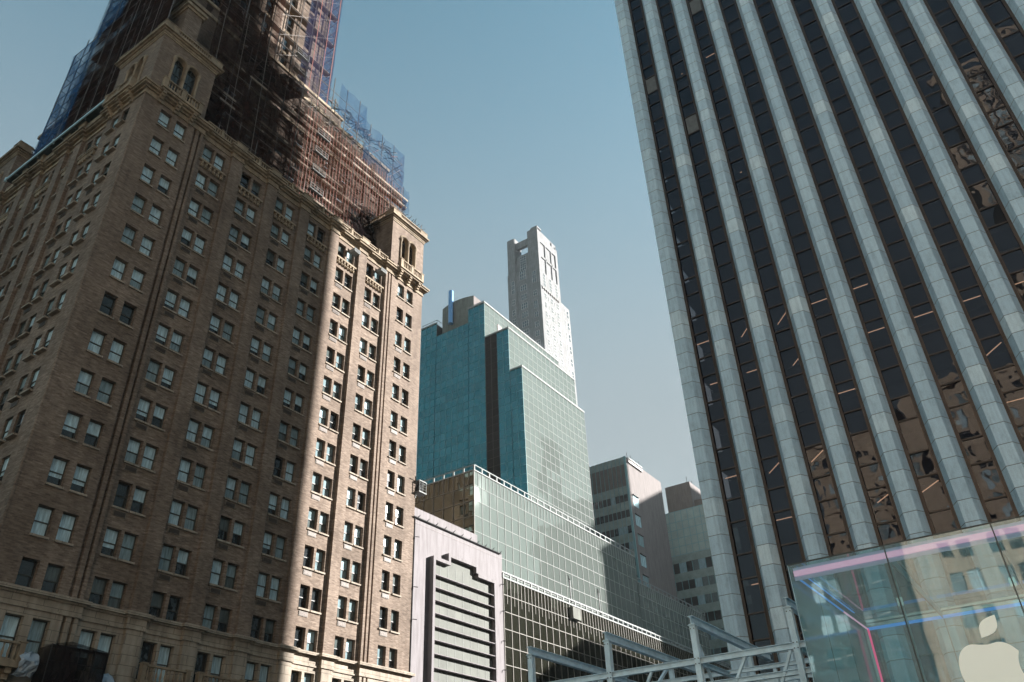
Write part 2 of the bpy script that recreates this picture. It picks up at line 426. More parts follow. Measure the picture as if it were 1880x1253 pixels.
def window_meshes(W, H, k):
    key = (W, H, k)
    if key not in WCACHE:
        fr, pn = make_window(W, H, *WV[k])
        WCACHE[key] = (fr, pn, fr.mesh('window_frame', False)[0], pn.mesh('window_pane', False)[0])
    return WCACHE[key]
def add_window(F, root, mode, rest, u, z, d, W, H, k):
    """mode 'part' makes a window part with its pane below it, else merges into rest"""
    fr, pn, mf, mp = window_meshes(W, H, k)
    loc = F(u, d, z)
    if mode == 'part':
        o = inst('window', mf, root, loc, F.rz)
        p = bpy.data.objects.new('pane', mp); S.collection.objects.link(p); p.parent = o
    else:
        c, s = math.cos(F.rz), math.sin(F.rz)
        for mb in (fr, pn):
            k0 = len(rest.v); rest.v += [(loc[0]+c*v[0]-s*v[1], loc[1]+s*v[0]+c*v[1], loc[2]+v[2]) for v in mb.v]
            for fc, i in zip(mb.f, mb.mi): rest.f.append(tuple(k0+a for a in fc)); rest.mi.append(rest.mat(mb.ms[i]))

# ------------------------------------------------------------------ ground
g = MB(); g.box(-500, 880, -580, 880, -.5, 0, 'asphalt'); g.build('ground', kind='structure')
g = MB(); g.box(-4, 49.5, -38, 24, .004, .15, 'paving'); g.build('plaza_pavement', kind='structure')
g = MB(); g.box(17, 340, 45.8, 49.2, .004, .15, 'paving'); g.build('pavement', kind='structure')

# ------------------------------------------------------------------ brick hotel (left)
XW, YS = 20.53, 50.0
hotel = thing('brick_hotel', (XW, YS, 0), 'buff brick hotel with paired sash windows and arched corner pavilions, wrapped in netting on top', 'building')
FS, FW, FE = Fr('S', YS), Fr('W', XW), Fr('E', 57.5)
HEAD0, PIT = 57.72, 3.307
heads = [HEAD0-PIT*k for k in range(13)]
WW, WH = 1.06, 1.88
pairsS = [(22.27, 24.90), (27.05, 29.40), (31.33, 33.70), (35.58, 37.95), (39.85, 42.2), (44.12, 46.5), (48.42, 50.82), (53.28, 55.85)]
P = .30
body = MB(); trim = MB(); rest = MB()
parts_budget = 96
cands = []
def pair_us(a, b, wd): return [(a, a+wd), (b-wd, b)]
# segments of the south face: (u0,u1,depth,pair or None)
segs = []
segs.append((XW, 25.55, 0, 0)); segs.append((25.55, 25.8, -P, None)); segs.append((25.8, 26.1, 0, None)); segs.append((26.1, 26.3, -P, None)); segs.append((26.3, 26.55, 0, None))
x = 26.55
for i in range(1, 7):
    a, b = pairsS[i]; segs.append((x, b+.42, -P, i)); x = b+.42
    if i < 6: nx = pairsS[i+1][0]-.32; segs.append((x, nx, 0, None)); x = nx
segs.append((x, 51.5, 0, None)); segs.append((51.5, 51.72, -P, None)); segs.append((51.72, 51.98, 0, None)); segs.append((51.98, 52.2, -P, None)); segs.append((52.2, 57.5, 0, 7))
for (a, b, d, pi) in segs:
    ops = []
    if pi is not None:
        for (u0, u1) in pair_us(*pairsS[pi], WW):
            for k, h in enumerate(heads):
                ops.append((u0, u1, h-WH, h)); cands.append((k, pi, (u0+u1)/2, h-WH, d))
    wall(body, FS, a, b, 16.2, 58.4, ops, .34, 'brick', d)
    for u in (a, b):
        if u > XW+.01: body.face([FS(u, d, 16.2), FS(u, -P-.2, 16.2), FS(u, -P-.2, 58.4), FS(u, d, 58.4)], 'brick')
# limestone base storeys
for (a, b, d, pi) in segs:
    ops = []
    if pi is not None:
        for (u0, u1) in pair_us(*pairsS[pi], WW):
            for h, hh in ((14.75, 2.35), (10.6, 2.3)):
                ops.append((u0, u1, h-hh, h)); cands.append((13 if h > 12 else 14, pi, (u0+u1)/2, h-hh, d))
    wall(body, FS, a, b, .1, 16.0, ops, .34, 'limestone', d+.06)
    for u in (a, b):
        if u > XW+.01: body.face([FS(u, d+.06, .1), FS(u, -P-.2, .1), FS(u, -P-.2, 16.0), FS(u, d+.06, 16.0)], 'limestone')
# west face
FWp = []
pairsW = [(51.97, 54.52, 2), (56.52, 58.95, 2), (60.85, 61.55, 1), (63.6, 66.0, 2), (67.9, 68.6, 1), (70.7, 72.9, 2)]
segsW = [(50.0, 55.5, 0, 0), (55.5, 59.4, -P, 1), (59.4, 60.55, 0, None), (60.55, 62.0, -P, 2), (62.0, 63.1, 0, None), (63.1, 66.4, -P, 3),
         (66.4, 67.55, 0, None), (67.55, 69.0, -P, 4), (69.0, 70.2, 0, None), (70.2, 73.4, -P, 5), (73.4, 81.5, 0, None)]
for (a, b, d, pi) in segsW:
    ops = []
    if pi is not None:
        p0, p1, n = pairsW[pi]; wd = 1.02 if n == 2 else p1-p0
        for (u0, u1) in (pair_us(p0, p1, wd) if n == 2 else [(p0, p1)]):
            for k, h in enumerate(heads+[14.75]):
                ops.append((u0, u1, h-WH, h)); cands.append((k, 100+pi, (u0+u1)/2, h-WH, d))
    wall(body, FW, a, b, 16.2, 58.4, [o for o in ops if o[2] > 16], .34, 'brick', d)
    wall(body, FW, a, b, .1, 16.0, [o for o in ops if o[3] < 16], .34, 'limestone', d+.06)
    for u in (a, b):
        if u > YS+.01: body.face([FW(u, d, .1), FW(u, -P-.2, .1), FW(u, -P-.2, 58.4), FW(u, d, 58.4)], 'brick')
# corner bead of the two faces
body.tube((XW+.03, YS+.03, 16.4), (XW+.03, YS+.03, 58.2), .09, 'brick', 8)
# east face (its sunny windows show mirrored in the glass podium)
opsE = []
for u in (52.0, 53.5, 57.2, 58.7, 62.4, 63.9, 67.6, 69.1):
    for h in heads: opsE.append((u, u+1.05, h-WH, h)); rest and None
wall(body, FE, 50, 81.5, .1, 58.4, opsE, .34, 'brick', 0)
for o in opsE: add_window(FE, hotel, 'm', rest, (o[0]+o[1])/2, o[2], -.32, WW, WH, random.randrange(9))
body.box(21.6, 56.8, 51.2, 81.4, .2, 60.2, 'void')
body.face([(XW, 81.5, 0), (57.5, 81.5, 0), (57.5, 81.5, 60), (XW, 81.5, 60)], 'brick')
# windows: the lowest, largest ones become parts
def size_key(c):
    k, pi, u, z, d = c
    return -k if pi < 100 else 30
scn = sorted([c for c in cands if c[1] < 100 and c[0] <= 13], key=size_key)[:parts_budget]
chosen = set(id(c) for c in scn)
for c in cands:
    k, pi, u, z, d = c
    F = FS if pi < 100 else FW
    h = WH if k < 13 or pi >= 100 else (2.35 if k == 13 else 2.3)
    wd = WW if pi < 100 else (.7 if pi in (102, 104) else 1.02)
    v = random.choices(range(9), [5, 4, 4, 4, 3, 2, 2, 4, 1])[0]
    if k in (12,) and pi < 100: v = random.choice([5, 8, 3, 6])
    if pi < 100 and u > 43: v = random.choice([3, 5, 6, 1, 8, 6])
    if k in (6,) and pi == 0: v = 8
    add_window(F, hotel, 'part' if id(c) in chosen else 'm', rest, u, z, d-(.30 if pi < 100 else .13), wd, h, v)
rest.build('window', hotel, kind='stuff')
# air conditioner grilles below the left window of most pairs
gm = MB(); gm.box(-.47, .47, 0, .05, 0, .38, 'grille_pale'); gm.box(-.42, .42, -.012, 0, .035, .345, 'grille')
for q in range(3): gm.box(-.36, .36, -.025, -.012, .09+q*.07, .11+q*.07, 'bronze')
gme = gm.mesh('grille', False)[0]; ng = 0
for k, h in enumerate(heads[:-1]):
    for i in range(8):
        if (i == 0) or (k == 0) or random.random() < .10: continue
        dd = -P if i < 7 else 0
        o = inst('air_conditioner_grille', gme, hotel, FS(pairsS[i][0]+.58, dd+.052, h-WH-.62)); ng += 1
for k, h in enumerate(heads[1:12]):
    for u in (57.0+1.5*0+1.4, 54.0, 65.4)[:1+(k % 2)]: inst('air_conditioner_grille', gme, hotel, FW(u, (-P if u > 56 else 0)+.052, h-WH-.62), FW.rz)
body.build('facade', hotel)
# carved corbel tables between the two top storeys
for i in range(1, 7):
    cb = MB(); a, b = pairsS[i]; z = heads[0]-WH
    FS.box(cb, a-.25, b+.25, -P+.003, -P+.24, z-.34, z-.15, 'terracotta')
    n = 6
    for j in range(n):
        u = a-.1+(b-a+.2)*(j+.5)/n
        FS.box(cb, u-.07, u+.07, -P+.003, -P+.2, z-.62, z-.34, 'terracotta'); FS.box(cb, u-.15, u+.15, -P+.003, -P+.12, z-.95, z-.62, 'terracotta')
        p = FS(u, -P+.16, z-.8); cb.lathe(p[0], p[1], [(.02, z-1.02), (.1, z-.95), (.12, z-.85), (.05, z-.7)], 'terracotta', 6)
    cb.build('corbel_table', hotel)
for (a, b, n) in pairsW[1:]:
    cb = MB(); z = heads[0]-WH; FW.box(cb, a-.2, b+.2, -P+.003, -P+.24, z-.34, z-.15, 'terracotta')
    for j in range(3*n):
        u = a+(b-a)*(j+.5)/(3*n); FW.box(cb, u-.12, u+.12, -P+.003, -P+.18, z-.9, z-.34, 'terracotta')
    cb.build('corbel_table', hotel)
# stone sills and the string course above the limestone base
def band(mb, F, sg, prof, m, extra=0):
    mg = []
    for (a, b, d, pi) in sg:
        if b-a < .5 or (mg and mg[-1][3]): 
            small = b-a < .5
            if mg and mg[-1][3] and small: mg[-1][1] = b; continue
            if mg and mg[-1][3] and not small and d == 0 and b-a > 4: mg[-1][1] = b; mg[-1][3] = 0; continue
            if small and mg and mg[-1][2] == 0: mg[-1][1] = b; mg[-1][3] = 1; continue
        mg.append([a, b, d, 1 if b-a < .5 else 0])
    for (a, b, d, _) in mg:
        e = .004 if d else 0
        for (p, z0, z1) in prof:
            ua = a-(p if d == 0 else 0); ub = b+(p if d == 0 else 0)
            if F.k == 'W' and a < YS+.1: ua = YS+P+.1
            F.box(mb, ua, ub, -P-.1, d+p, z0+e, z1-e, m)
mergeS = []
for (a, b, d, pi) in segs: mergeS.append((a, b, d, pi))
sc_prof = [(.16, 15.2, 15.32), (.10, 15.32, 15.9), (.22, 15.9, 16.02), (.42, 16.02, 16.22), (.2, 16.22, 16.32)]
co_prof = [(.10, 58.2, 58.42), (.05, 58.42, 58.75), (.24, 58.75, 58.92), (.5, 58.92, 59.12), (.62, 59.12, 59.3)]
st = MB(); band(st, FS, segs, sc_prof, 'limestone'); band(st, FW, segsW, sc_prof, 'limestone'); st.build('string_course', hotel)
cn = MB(); band(cn, FS, segs, co_prof, 'terracotta'); band(cn, FW, segsW, co_prof, 'terracotta')
cn.build('cornice', hotel); 
# roof balustrade
BP = [(.07, 0), (.07, .05), (.04, .08), (.085, .2), (.05, .38), (.035, .46), (.06, .5), (.06, .55)]
def balustrade(mb, F, u0, u1, d, z, h=.75, step=.24, m='terracotta'):
    F.box(mb, u0, u1, d-.2, d, z, z+.1, m); F.box(mb, u0, u1, d-.22, d+.02, z+h-.12, z+h, m)
    n = max(1, int((u1-u0)/step)); sc = (h-.22)/.55
    for j in range(n):
        p = F(u0+(u1-u0)*(j+.5)/n, d-.1, 0); mb.lathe(p[0], p[1], [(r, z+.1+zz*sc) for r, zz in BP], m, 6)
def pedestal(mb, F, u0, u1, d, z, h=.85, m='terracotta'):
    F.box(mb, u0, u1, d-.32, d+.04, z, z+h-.08, m); F.box(mb, u0-.05, u1+.05, d-.36, d+.09, z+h-.08, z+h, m)
for (a, b, d, pi) in segs:
    if pi is None and d == 0 and b-a > .5: bl = MB(); pedestal(bl, FS, a, b, .25, 59.3); bl.build('parapet_block', hotel)
    if pi and pi < 7:
        mid = (a+b)/2
        for ua, ub in ((a+.02, mid-.12), (mid+.12, b-.02)): bq = MB(); balustrade(bq, FS, ua, ub, .2, 59.3); bq.build('balustrade', hotel)
        bl = MB(); pedestal(bl, FS, mid-.12, mid+.12, .22, 59.3, .8); bl.build('parapet_block', hotel)
for (a, b, d, pi) in segsW[1:-1]:
    bl = MB()
    if d == 0: pedestal(bl, FW, a, b, .25, 59.3, 1.3)
    else: FW.box(bl, a, b, -.1, .12, 59.3, 60.3, 'terracotta')
    bl.build('parapet_block', hotel)

# corner pavilions with twin arches
def arch_wall(mb, F, u0, u1, z0, z1, arches, zb, zs, d, depth, m):
    """arches: list of (u centre, half width); opening from zb, springing at zs"""
    x = u0
    for (c, r) in arches:
        if c-r > x+1e-4: mb.face([F(x, d, z0), F(c-r, d, z0), F(c-r, d, z1), F(x, d, z1)], m)
        if zb > z0: mb.face([F(c-r, d, z0), F(c+r, d, z0), F(c+r, d, zb), F(c-r, d, zb)], m)
        N = 10; pts = [(c-r*math.cos(math.pi*i/N), zs+r*math.sin(math.pi*i/N)) for i in range(N+1)]
        for (ua, za), (ub, z_b) in zip(pts[:-1], pts[1:]):
            mb.face([F(ua, d, za), F(ub, d, z_b), F(ub, d, z1), F(ua, d, z1)], m)
            mb.face([F(ua, d, za), F(ub, d, z_b), F(ub, d-depth, z_b), F(ua, d-depth, za)], 'terracotta')
        for u in (c-r, c+r): mb.face([F(u, d, zb), F(u, d, zs), F(u, d-depth, zs), F(u, d-depth, zb)], 'terracotta')
        x = c+r
    mb.face([F(x, d, z0), F(u1, d, z0), F(u1, d, z1), F(x, d, z1)], m)
def pavilion(name, x0, x1, y0, y1, faces):
    root = MB(); Z0, Z1 = 59.3, 66.9
    Fs = {'S': Fr('S', y0), 'W': Fr('W', x0), 'E': Fr('E', x1)}
    rng = {'S': (x0, x1), 'W': (y0, y1), 'E': (y0, y1)}
    for k in 'SWE':
        F = Fs[k]; u0, u1 = rng[k]; w_ = u1-u0; c = (u0+u1)/2
        if k in faces:
            arch_wall(root, F, u0, u1, Z0, Z1, [(c-.68, .56), (c+.68, .56)], 60.4, 64.35, 0, .5, 'brick')
        else: root.face([F(u0, 0, Z0), F(u1, 0, Z0), F(u1, 0, Z1), F(u0, 0, Z1)], 'brick')
    root.face([(x0, y1, Z0), (x1, y1, Z0), (x1, y1, Z1), (x0, y1, Z1)], 'brick')
    root.box(x0+.7, x1-.7, y0+.7, y1-.7, Z0, Z1-.2, 'void')
    pav = root.build(name, hotel)
    for k in faces:
        c_ = MB(); F = Fs[k]; u0, u1 = rng[k]; c = (u0+u1)/2
        for cc in (c-.68, c+.68):
            N = 12
            for rr, dd in ((.62, .07), (.74, .03)):
                pts = [F(cc-rr*math.cos(math.pi*i/N), dd, 64.35+rr*math.sin(math.pi*i/N)) for i in range(N+1)]
                for a, b in zip(pts[:-1], pts[1:]): c_.tube(a, b, .075, 'terracotta', 5)
        for u in (c-1.3, c, c+1.3):
            p = F(u, .05, 0)
            c_.lathe(p[0], p[1], [(.2, 60.4), (.2, 60.55), (.13, 60.65), (.115, 63.9), (.14, 64.0), (.21, 64.2), (.21, 64.38)], 'terracotta', 8)
        c_.build('arch_columns', pav)
    pn = MB()
    for k in faces:
        F = Fs[k]; u0, u1 = rng[k]; c = (u0+u1)/2
        pn.face([F(c-1.3, -.42, 60.4), F(c+1.3, -.42, 60.4), F(c+1.3, -.42, 65), F(c-1.3, -.42, 65)], 'dark_pane')
        for cc in (c-.68, c+.68):
            for u in (cc-.5, cc, cc+.5): F.box(pn, u-.025, u+.025, -.41, -.36, 60.4, 64.95, 'frame')
            for z in (61.6, 63.0, 64.35): F.box(pn, cc-.52, cc+.52, -.41, -.365, z-.035, z+.035, 'frame')
    pn.build('arched_window', pav)
    b_ = MB()
    for k in faces:
        F = Fs[k]; u0, u1 = rng[k]; c = (u0+u1)/2
        F.box(b_, c-2.0, c+2.0, -.1, .95, 59.3, 59.5, 'terracotta'); F.box(b_, c-1.9, c+1.9, -.1, .8, 59.1, 59.3, 'terracotta')
        balustrade(b_, F, c-1.6, c-.2, .9, 59.5, 1.0); balustrade(b_, F, c+.2, c+1.6, .9, 59.5, 1.0)
        for u in (c-1.8, c, c+1.8): pedestal(b_, F, u-.2, u+.2, .88, 59.5, 1.08)
        for u in (c-1.55, c, c+1.55):
            for dz, dd in ((0, .75), (-.25, .62), (-.5, .45), (-.75, .25)): F.box(b_, u-.17, u+.17, .005, dd, 58.85+dz, 59.1+dz, 'terracotta')
    b_.build('balcony', pav)
    t_ = MB()
    for dd, z0, z1 in ((.08, 66.3, 66.5), (.14, 66.5, 66.75), (.3, 66.75, 66.9), (.5, 66.9, 67.08)): t_.box(x0-dd, x1+dd, y0-dd, y1+dd, z0, z1, 'terracotta')
    for k in 'SWE':
        F = Fs[k]; u0, u1 = rng[k]
        balustrade(t_, F, u0+1.0, u1-1.0, .3, 67.08, .8)
        pedestal(t_, F, u0-.3, u0+1.0, .28, 67.08, .85); pedestal(t_, F, u1-1.0, u1+.3, .28, 67.08, .85)
    t_.build('pavilion_cornice', pav)
    return pav
pavilion('corner_pavilion', XW+.03, 26.2, 50.03, 56.75, 'SW')
pavilion('corner_pavilion', 51.85, 57.47, 50.03, 56.5, 'SE')
pavilion('corner_pavilion', XW+.03, 26.2, 75.0, 81.4, 'W')
# setback storeys and the tower
sb = MB()
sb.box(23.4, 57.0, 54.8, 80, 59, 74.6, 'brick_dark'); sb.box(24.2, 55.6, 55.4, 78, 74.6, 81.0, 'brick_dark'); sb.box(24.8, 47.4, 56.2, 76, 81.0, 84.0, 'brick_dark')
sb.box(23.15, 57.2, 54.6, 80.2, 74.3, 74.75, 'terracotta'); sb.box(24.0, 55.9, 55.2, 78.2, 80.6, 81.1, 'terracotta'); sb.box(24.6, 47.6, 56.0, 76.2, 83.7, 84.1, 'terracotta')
for x in range(27, 56, 3):
    sb.box(x, x+1.0, 54.6, 54.8, 61, 74.2, 'brick_dark'); sb.box(x+1.3, x+2.4, 54.78, 54.8, 62.5, 65, 'dark_pane'); sb.box(x+1.3, x+2.4, 54.78, 54.8, 68.5, 71, 'dark_pane')
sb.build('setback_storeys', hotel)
tw = MB()
tw.box(25.6, 44.3, 58.2, 72, 84, 135, 'brick')
for j, x in enumerate((25.6, 28.9, 32.2, 35.5, 38.8, 42.1)): tw.box(x, x+2.05, 57.7, 58.2, 84, 135, 'brick')
for j, y in enumerate((58.2, 61.6, 65.0, 68.4)): tw.box(25.1, 25.6, y, y+1.9, 84, 135, 'brick')
for z in range(86, 134, 4):
    for x in (27.65, 30.95, 34.25, 37.55, 40.85): tw.box(x+.1, x+1.1, 58.14, 58.2, z, z+2.3, 'dark_pane'); tw.box(x, x+1.25, 57.9, 58.2, z+2.9, z+3.3, 'terracotta')
for z in (84, 97, 110): tw.box(25.0, 44.6, 57.5, 72.2, z, z+.8, 'terracotta')
tw.build('tower_shaft', hotel)
tu = MB(); tu.box(23.0, 24.7, 52.6, 54.8, 60, 75.4, 'brick')
for dd, z0, z1 in ((.15, 75.4, 75.7), (.35, 75.7, 76.0), (.2, 76.0, 76.3)): tu.box(23.0-dd, 24.7+dd, 52.6-dd, 54.8+dd, z0, z1, 'terracotta')
tu.box(22.7, 24.9, 52.4, 54.8, 60, 62.2, 'terracotta')
tu.build('corner_turret', hotel)
# low balconies on the limestone base
for (a, b) in ((20.9, 23.4), (30.9, 34.4), (35.1, 38.9), (39.6, 43.0)):
    lb = MB(); FS.box(lb, a-.1, b+.1, -.05, 1.1, 11.75, 12.05, 'terracotta'); balustrade(lb, FS, a+.3, b-.3, 1.0, 12.05, 1.05, .3)
    for u in (a+.12, b-.12): pedestal(lb, FS, u-.16, u+.16, 1.0, 12.05, 1.12)
    for u in (a+.5, b-.5):
        for dz, dd in ((0, .9), (-.3, .7), (-.6, .4)): FS.box(lb, u-.18, u+.18, .07, dd, 11.45+dz, 11.75+dz, 'terracotta')
    lb.build('lower_balcony', hotel)
# platform with a pale edge projecting from the west roofline
ws = MB(); ws.box(19.95, 22.5, 55.6, 72.8, 60.62, 60.78, 'shed'); ws.box(20.6, 22.6, 55.6, 72.8, 60.4, 60.6, 'shed')
for y in range(57, 73, 2): ws.box(19.98, 22.4, y, y+.12, 60.35, 60.62, 'shed')
wt = thing('catch_platform', (20.4, 64, 60.3), 'dark catch platform with a pale blue edge along the west roofline of the brick hotel', 'platform')
ws.build('deck', wt); ws = MB(); ws.box(19.84, 19.95, 55.5, 72.9, 60.6, 60.86, 'shed_edge')
for y in (55.6, 64.2, 72.7): ws.box(19.78, 20.0, y, y+.14, 60.45, 60.95, 'shed_edge')
ws.build('edge_rail', wt)

# shroud of black netting over a balcony
sh = thing('netted_scaffold_shroud', (26, 48.5, 9), 'dark netted shroud with wrapped plastic over a balcony near the hotel base, bottom left', 'netting')
m_ = MB(); m_.box(24.4, 27.8, 47.9, 49.3, 9.0, 13.05, 'net_black')
m_.face([(24.4, 47.9, 13.05), (25.4, 47.8, 13.32), (27.8, 47.9, 13.1), (27.8, 49.3, 13.2), (24.4, 49.3, 13.2)], 'net_black'); m_.build('netting', sh)
m_ = MB()
for x in (24.4, 25.2, 26.1, 27.0, 27.8):
    m_.tube((x, 48.0, 9), (x, 48.0, 13.1), .04, 'black', 5)
for z in (10.2, 11.2, 12.2, 13.05): m_.tube((24.4, 48.0, z), (27.8, 48.0, z), .035, 'black', 5)
for i in range(10): m_.tube((24.5+i*.3, 48.05, 10+random.random()*2), (25.0+i*.28, 48.1, 10.6+random.random()*2), .03, 'black', 4)
m_.build('frame', sh)
for n, (xa, xb, zt, sd_) in enumerate(((23.25, 24.3, 12.7, 1), (27.9, 29.1, 12.2, 2))):
    rr = random.Random(sd_); m_ = MB(); N = 7; gr = []
    for i in range(N+1):
        gr.append([(xa+(xb-xa)*j/N+rr.uniform(-.05, .05), 49.2-.5*math.sin(math.pi*i/N)+rr.uniform(-.13, .13), zt-1.3*(1-i/N)+rr.uniform(-.06, .06)) for j in range(N+1)])
    for i in range(N):
        for j in range(N): m_.face([gr[i][j], gr[i][j+1], gr[i+1][j+1], gr[i+1][j]], 'plastic')
    m_.build('plastic_wrap', sh)

# ------------------------------------------------------------------ scaffolding round the setback and tower
scf = thing('scaffolding', (27, 53, 60), 'netted tube scaffolding wrapped round the upper storeys of the brick hotel', 'scaffolding')
YF = 53.0
def pole(a, b, r=.05, m='pole', name='pole'):
    q = MB(); q.tube(a, b, r, m, 5); q.build(name, scf)
# lower stage in front of the setback: x 25..57.4, z 60..74
xs = [27.2+2.25*i for i in range(14)]
tops = lambda x: 85.2 if x < 48.8 else (82.9 if x < 56.2 else 77.0)
for i, x in enumerate(xs):
    pole((x, YF, 60.3), (x, YF, tops(x)), .055)
    if i % 2 == 0: pole((x, YF+1.1, 60.3), (x, YF+1.1, min(tops(x), 80)), .045)
led = MB()
for z in [62.2+2.05*i for i in range(11)]:
    xe = 57.2 if z < 75 else (55.9 if z < 81 else 48.4)
    led.tube((26.2, YF-.03, z), (xe, YF-.03, z), .035, 'pole', 5); led.tube((26.2, YF+1.1, z+.1), (xe, YF+1.1, z+.1), .03, 'pole', 5)
    led.tube((xe, YF, z), (xe, 62, z), .035, 'pole', 5)
led.build('ledgers', scf)
for z, xa, xb in ((67.4, 27, 51), (68.5, 27, 46), (73.6, 27, 57.2), (74.9, 38, 57.4), (63.6, 40, 49), (64.9, 42.5, 46.5)):
    q = MB(); q.box(xa, xb, YF+.05, YF+.5, z, z+.09, 'plank'); q.box(xa, xb, YF-.06, YF-.01, z+.1, z+.38, 'plank'); q.build('platform', scf)
br = MB(); rr = random.Random(3)
for i in range(230):
    x = rr.uniform(27, 56); z = rr.uniform(61, tops(x)-3); dx = rr.choice((-1, 1))*rr.uniform(.4, 2.1); dz = rr.uniform(-.6, 2.0)
    if x+dx > 57: dx = -dx
    br.tube((x, YF+rr.uniform(0, 1.2), z), (x+dx, YF+rr.uniform(0, 1.2), z+dz), .028, rr.choice(('pole_pale', 'pole', 'pole')), 4)
for i in range(70):
    x = rr.uniform(27, 52); z = rr.choice((61.0, 64.0, 66.0, 70.2))+rr.uniform(-.4, .6)
    br.box(x, x+rr.uniform(.2, 1.3), YF+.2, YF+.6, z, z+rr.uniform(.05, .25), rr.choice(('pole_pale', 'plank', 'plastic', 'white_rail')))
for i in range(420):
    x = rr.uniform(37, 57); z = rr.uniform(60.8, min(tops(x), 84)-1.5); a = rr.uniform(-.5, 1.1); L = rr.uniform(.3, 1.6)
    y = YF+rr.uniform(-.1, 1.3)
    br.tube((x, y, z), (min(57.3, x+L*math.cos(a)), y+rr.uniform(-.3, .3), z+L*math.sin(a)), rr.uniform(.02, .04), rr.choice(('pole_pale', 'plank', 'pole', 'tape', 'black')), 4)
for i in range(200):
    x = rr.uniform(44, 57.2); zt = 81.2 if x < 55.6 and rr.random() < .4 else 74.9
    L = rr.uniform(.3, 1.5); h = rr.uniform(0, .9)
    br.tube((x, YF+rr.uniform(0, 1.6), zt+h), (x-L, YF+rr.uniform(0, 1.6), zt+h+rr.uniform(-.3, .5)), rr.uniform(.025, .06), rr.choice(('plank', 'pole_pale', 'pole', 'black')), 4)
for i in range(60):
    x = rr.uniform(48.6, 51.6); z = rr.uniform(60.5, 67)
    br.tube((x, 52.2+rr.random(), z), (x+rr.uniform(-1, 1), 52.2+rr.random(), z+rr.uniform(-.9, .9)), .05, rr.choice(('black', 'pole', 'bronze')), 4)
for i in range(46):
    x = rr.uniform(51.5, 57.9); br.tube((x, 49.9+rr.random()*2, 68.2+rr.random()*.8), (x+rr.uniform(-.8, .8), 49.7+rr.random()*2, 68.4+rr.random()*1.4), .035, rr.choice(('black', 'pole')), 4)
br.build('braces', scf, kind='stuff')
def crumple(x0, x1, y, z0, z1, m, sd, nm='net_bundle'):
    r3 = random.Random(sd); q = MB(); N = 9
    gr = [[(x0+(x1-x0)*j/N+r3.uniform(-.2, .2), y+r3.uniform(-.45, .45), z0+(z1-z0)*i/N+r3.uniform(-.2, .2)) for j in range(N+1)] for i in range(N+1)]
    for i in range(N):
        for j in range(N):
            if r3.random() < .85: q.face([gr[i][j], gr[i][j+1], gr[i+1][j+1], gr[i+1][j]], m)
    q.build(nm, scf)
crumple(47.6, 51.7, 52.2, 61.5, 67.4, 'net_black', 1); crumple(47.6, 50.2, 52.0, 60.6, 63.4, 'net_black', 2)
crumple(26.5, 30.0, 53.6, 60.5, 66, 'net_black', 3); crumple(33, 37.5, 53.8, 74, 80, 'net_black', 4); crumple(30.5, 34, 54.6, 78, 83, 'net_black', 5)
# red straps hanging in the lit part
for i in range(40):
    x = 38.2+i*.47
    q = MB(); zt = min(tops(x), 77)-rr.uniform(0, 1.5); zb = 60.6+rr.uniform(0, .6)
    if x > 51: zb = 68
    q.box(x-.014, x+.014, YF-.13, YF-.11, zb, zt, 'tape')
    if x < 56.4: q.build('strap', scf)
# white stair towers
for i in range(9):
    z = 62.0+i*2.9+(3.4 if i > 4 else 0); q = MB(); x0, y0_ = (41.2, YF-.35)
    if i > 4: x0, y0_ = 38.9, 56.0
    for dz in (0, .35, .7): q.tube((x0, y0_, z+dz), (x0+1.9, y0_, z+dz), .035, 'white_rail', 5)
    for dz in (0, .5): q.tube((x0, y0_+.6, z+dz), (x0+1.9, y0_+.6, z+dz), .035, 'white_rail', 5)
    for dx in (0, .95, 1.9): q.tube((x0+dx, y0_, z), (x0+dx, y0_, z+.75), .03, 'white_rail', 5)
    q.box(x0, x0+1.9, y0_, y0_+.6, z-.08, z-.03, 'white_rail'); q.build('stair_rail', scf)
# nets
def sheet(name, pts, m, nu=10, nv=10, amp=.12, seed=0):
    rr = random.Random(seed); a, b, c, d = [Vector(p) for p in pts]; nrm = (b-a).cross(d-a).normalized(); gr = []; q = MB()
    for i in range(nv+1):
        row = []
        for j in range(nu+1):
            s, t = j/nu, i/nv; p = a*(1-s)*(1-t)+b*s*(1-t)+c*s*t+d*(1-s)*t; row.append(p+nrm*rr.uniform(-amp, amp)+Vector((0, 0, (-.35*math.sin(math.pi*((s*nu/2) % 1)) if i == nv else 0))))
        gr.append(row)
    for i in range(nv):
        for j in range(nu): q.face([gr[i][j], gr[i][j+1], gr[i+1][j+1], gr[i+1][j]], m)
    return q.build(name, scf)
def net(name, x0, x1, y0, y1, z0, z1, m, seed=0, nu=12): return sheet(name, [(x0, y0, z0), (x1, y1, z0), (x1, y1, z1), (x0, y0, z1)], m, nu, 8, .1, seed)
net('netting', 26.4, 38.3, YF-.08, YF-.08, 60.8, 82, 'net_brown', 1)
net('netting', 38.3, 51.0, YF-.08, YF-.08, 60.6, 76.6, 'net_red', 2)
net('netting', 51.0, 57.0, YF-.08, YF-.08, 68.0, 74.4, 'net_red', 12)
net('netting', 43.9, 48.7, YF-.08, YF-.08, 79.5, 85.2, 'net_blue', 3, 4)
net('netting', 48.7, 56.3, YF-.08, YF-.08, 75.6, 82.8, 'net_blue', 4, 6)
net('netting', 56.3, 57.6, YF-.08, YF-.08, 72.5, 77.0, 'net_blue', 5, 2)
net('netting', 48.7, 48.7, YF, 57, 79.5, 85.2, 'net_blue', 6, 4); net('netting', 56.3, 56.3, YF, 57, 75.6, 82.8, 'net_violet', 7, 4)
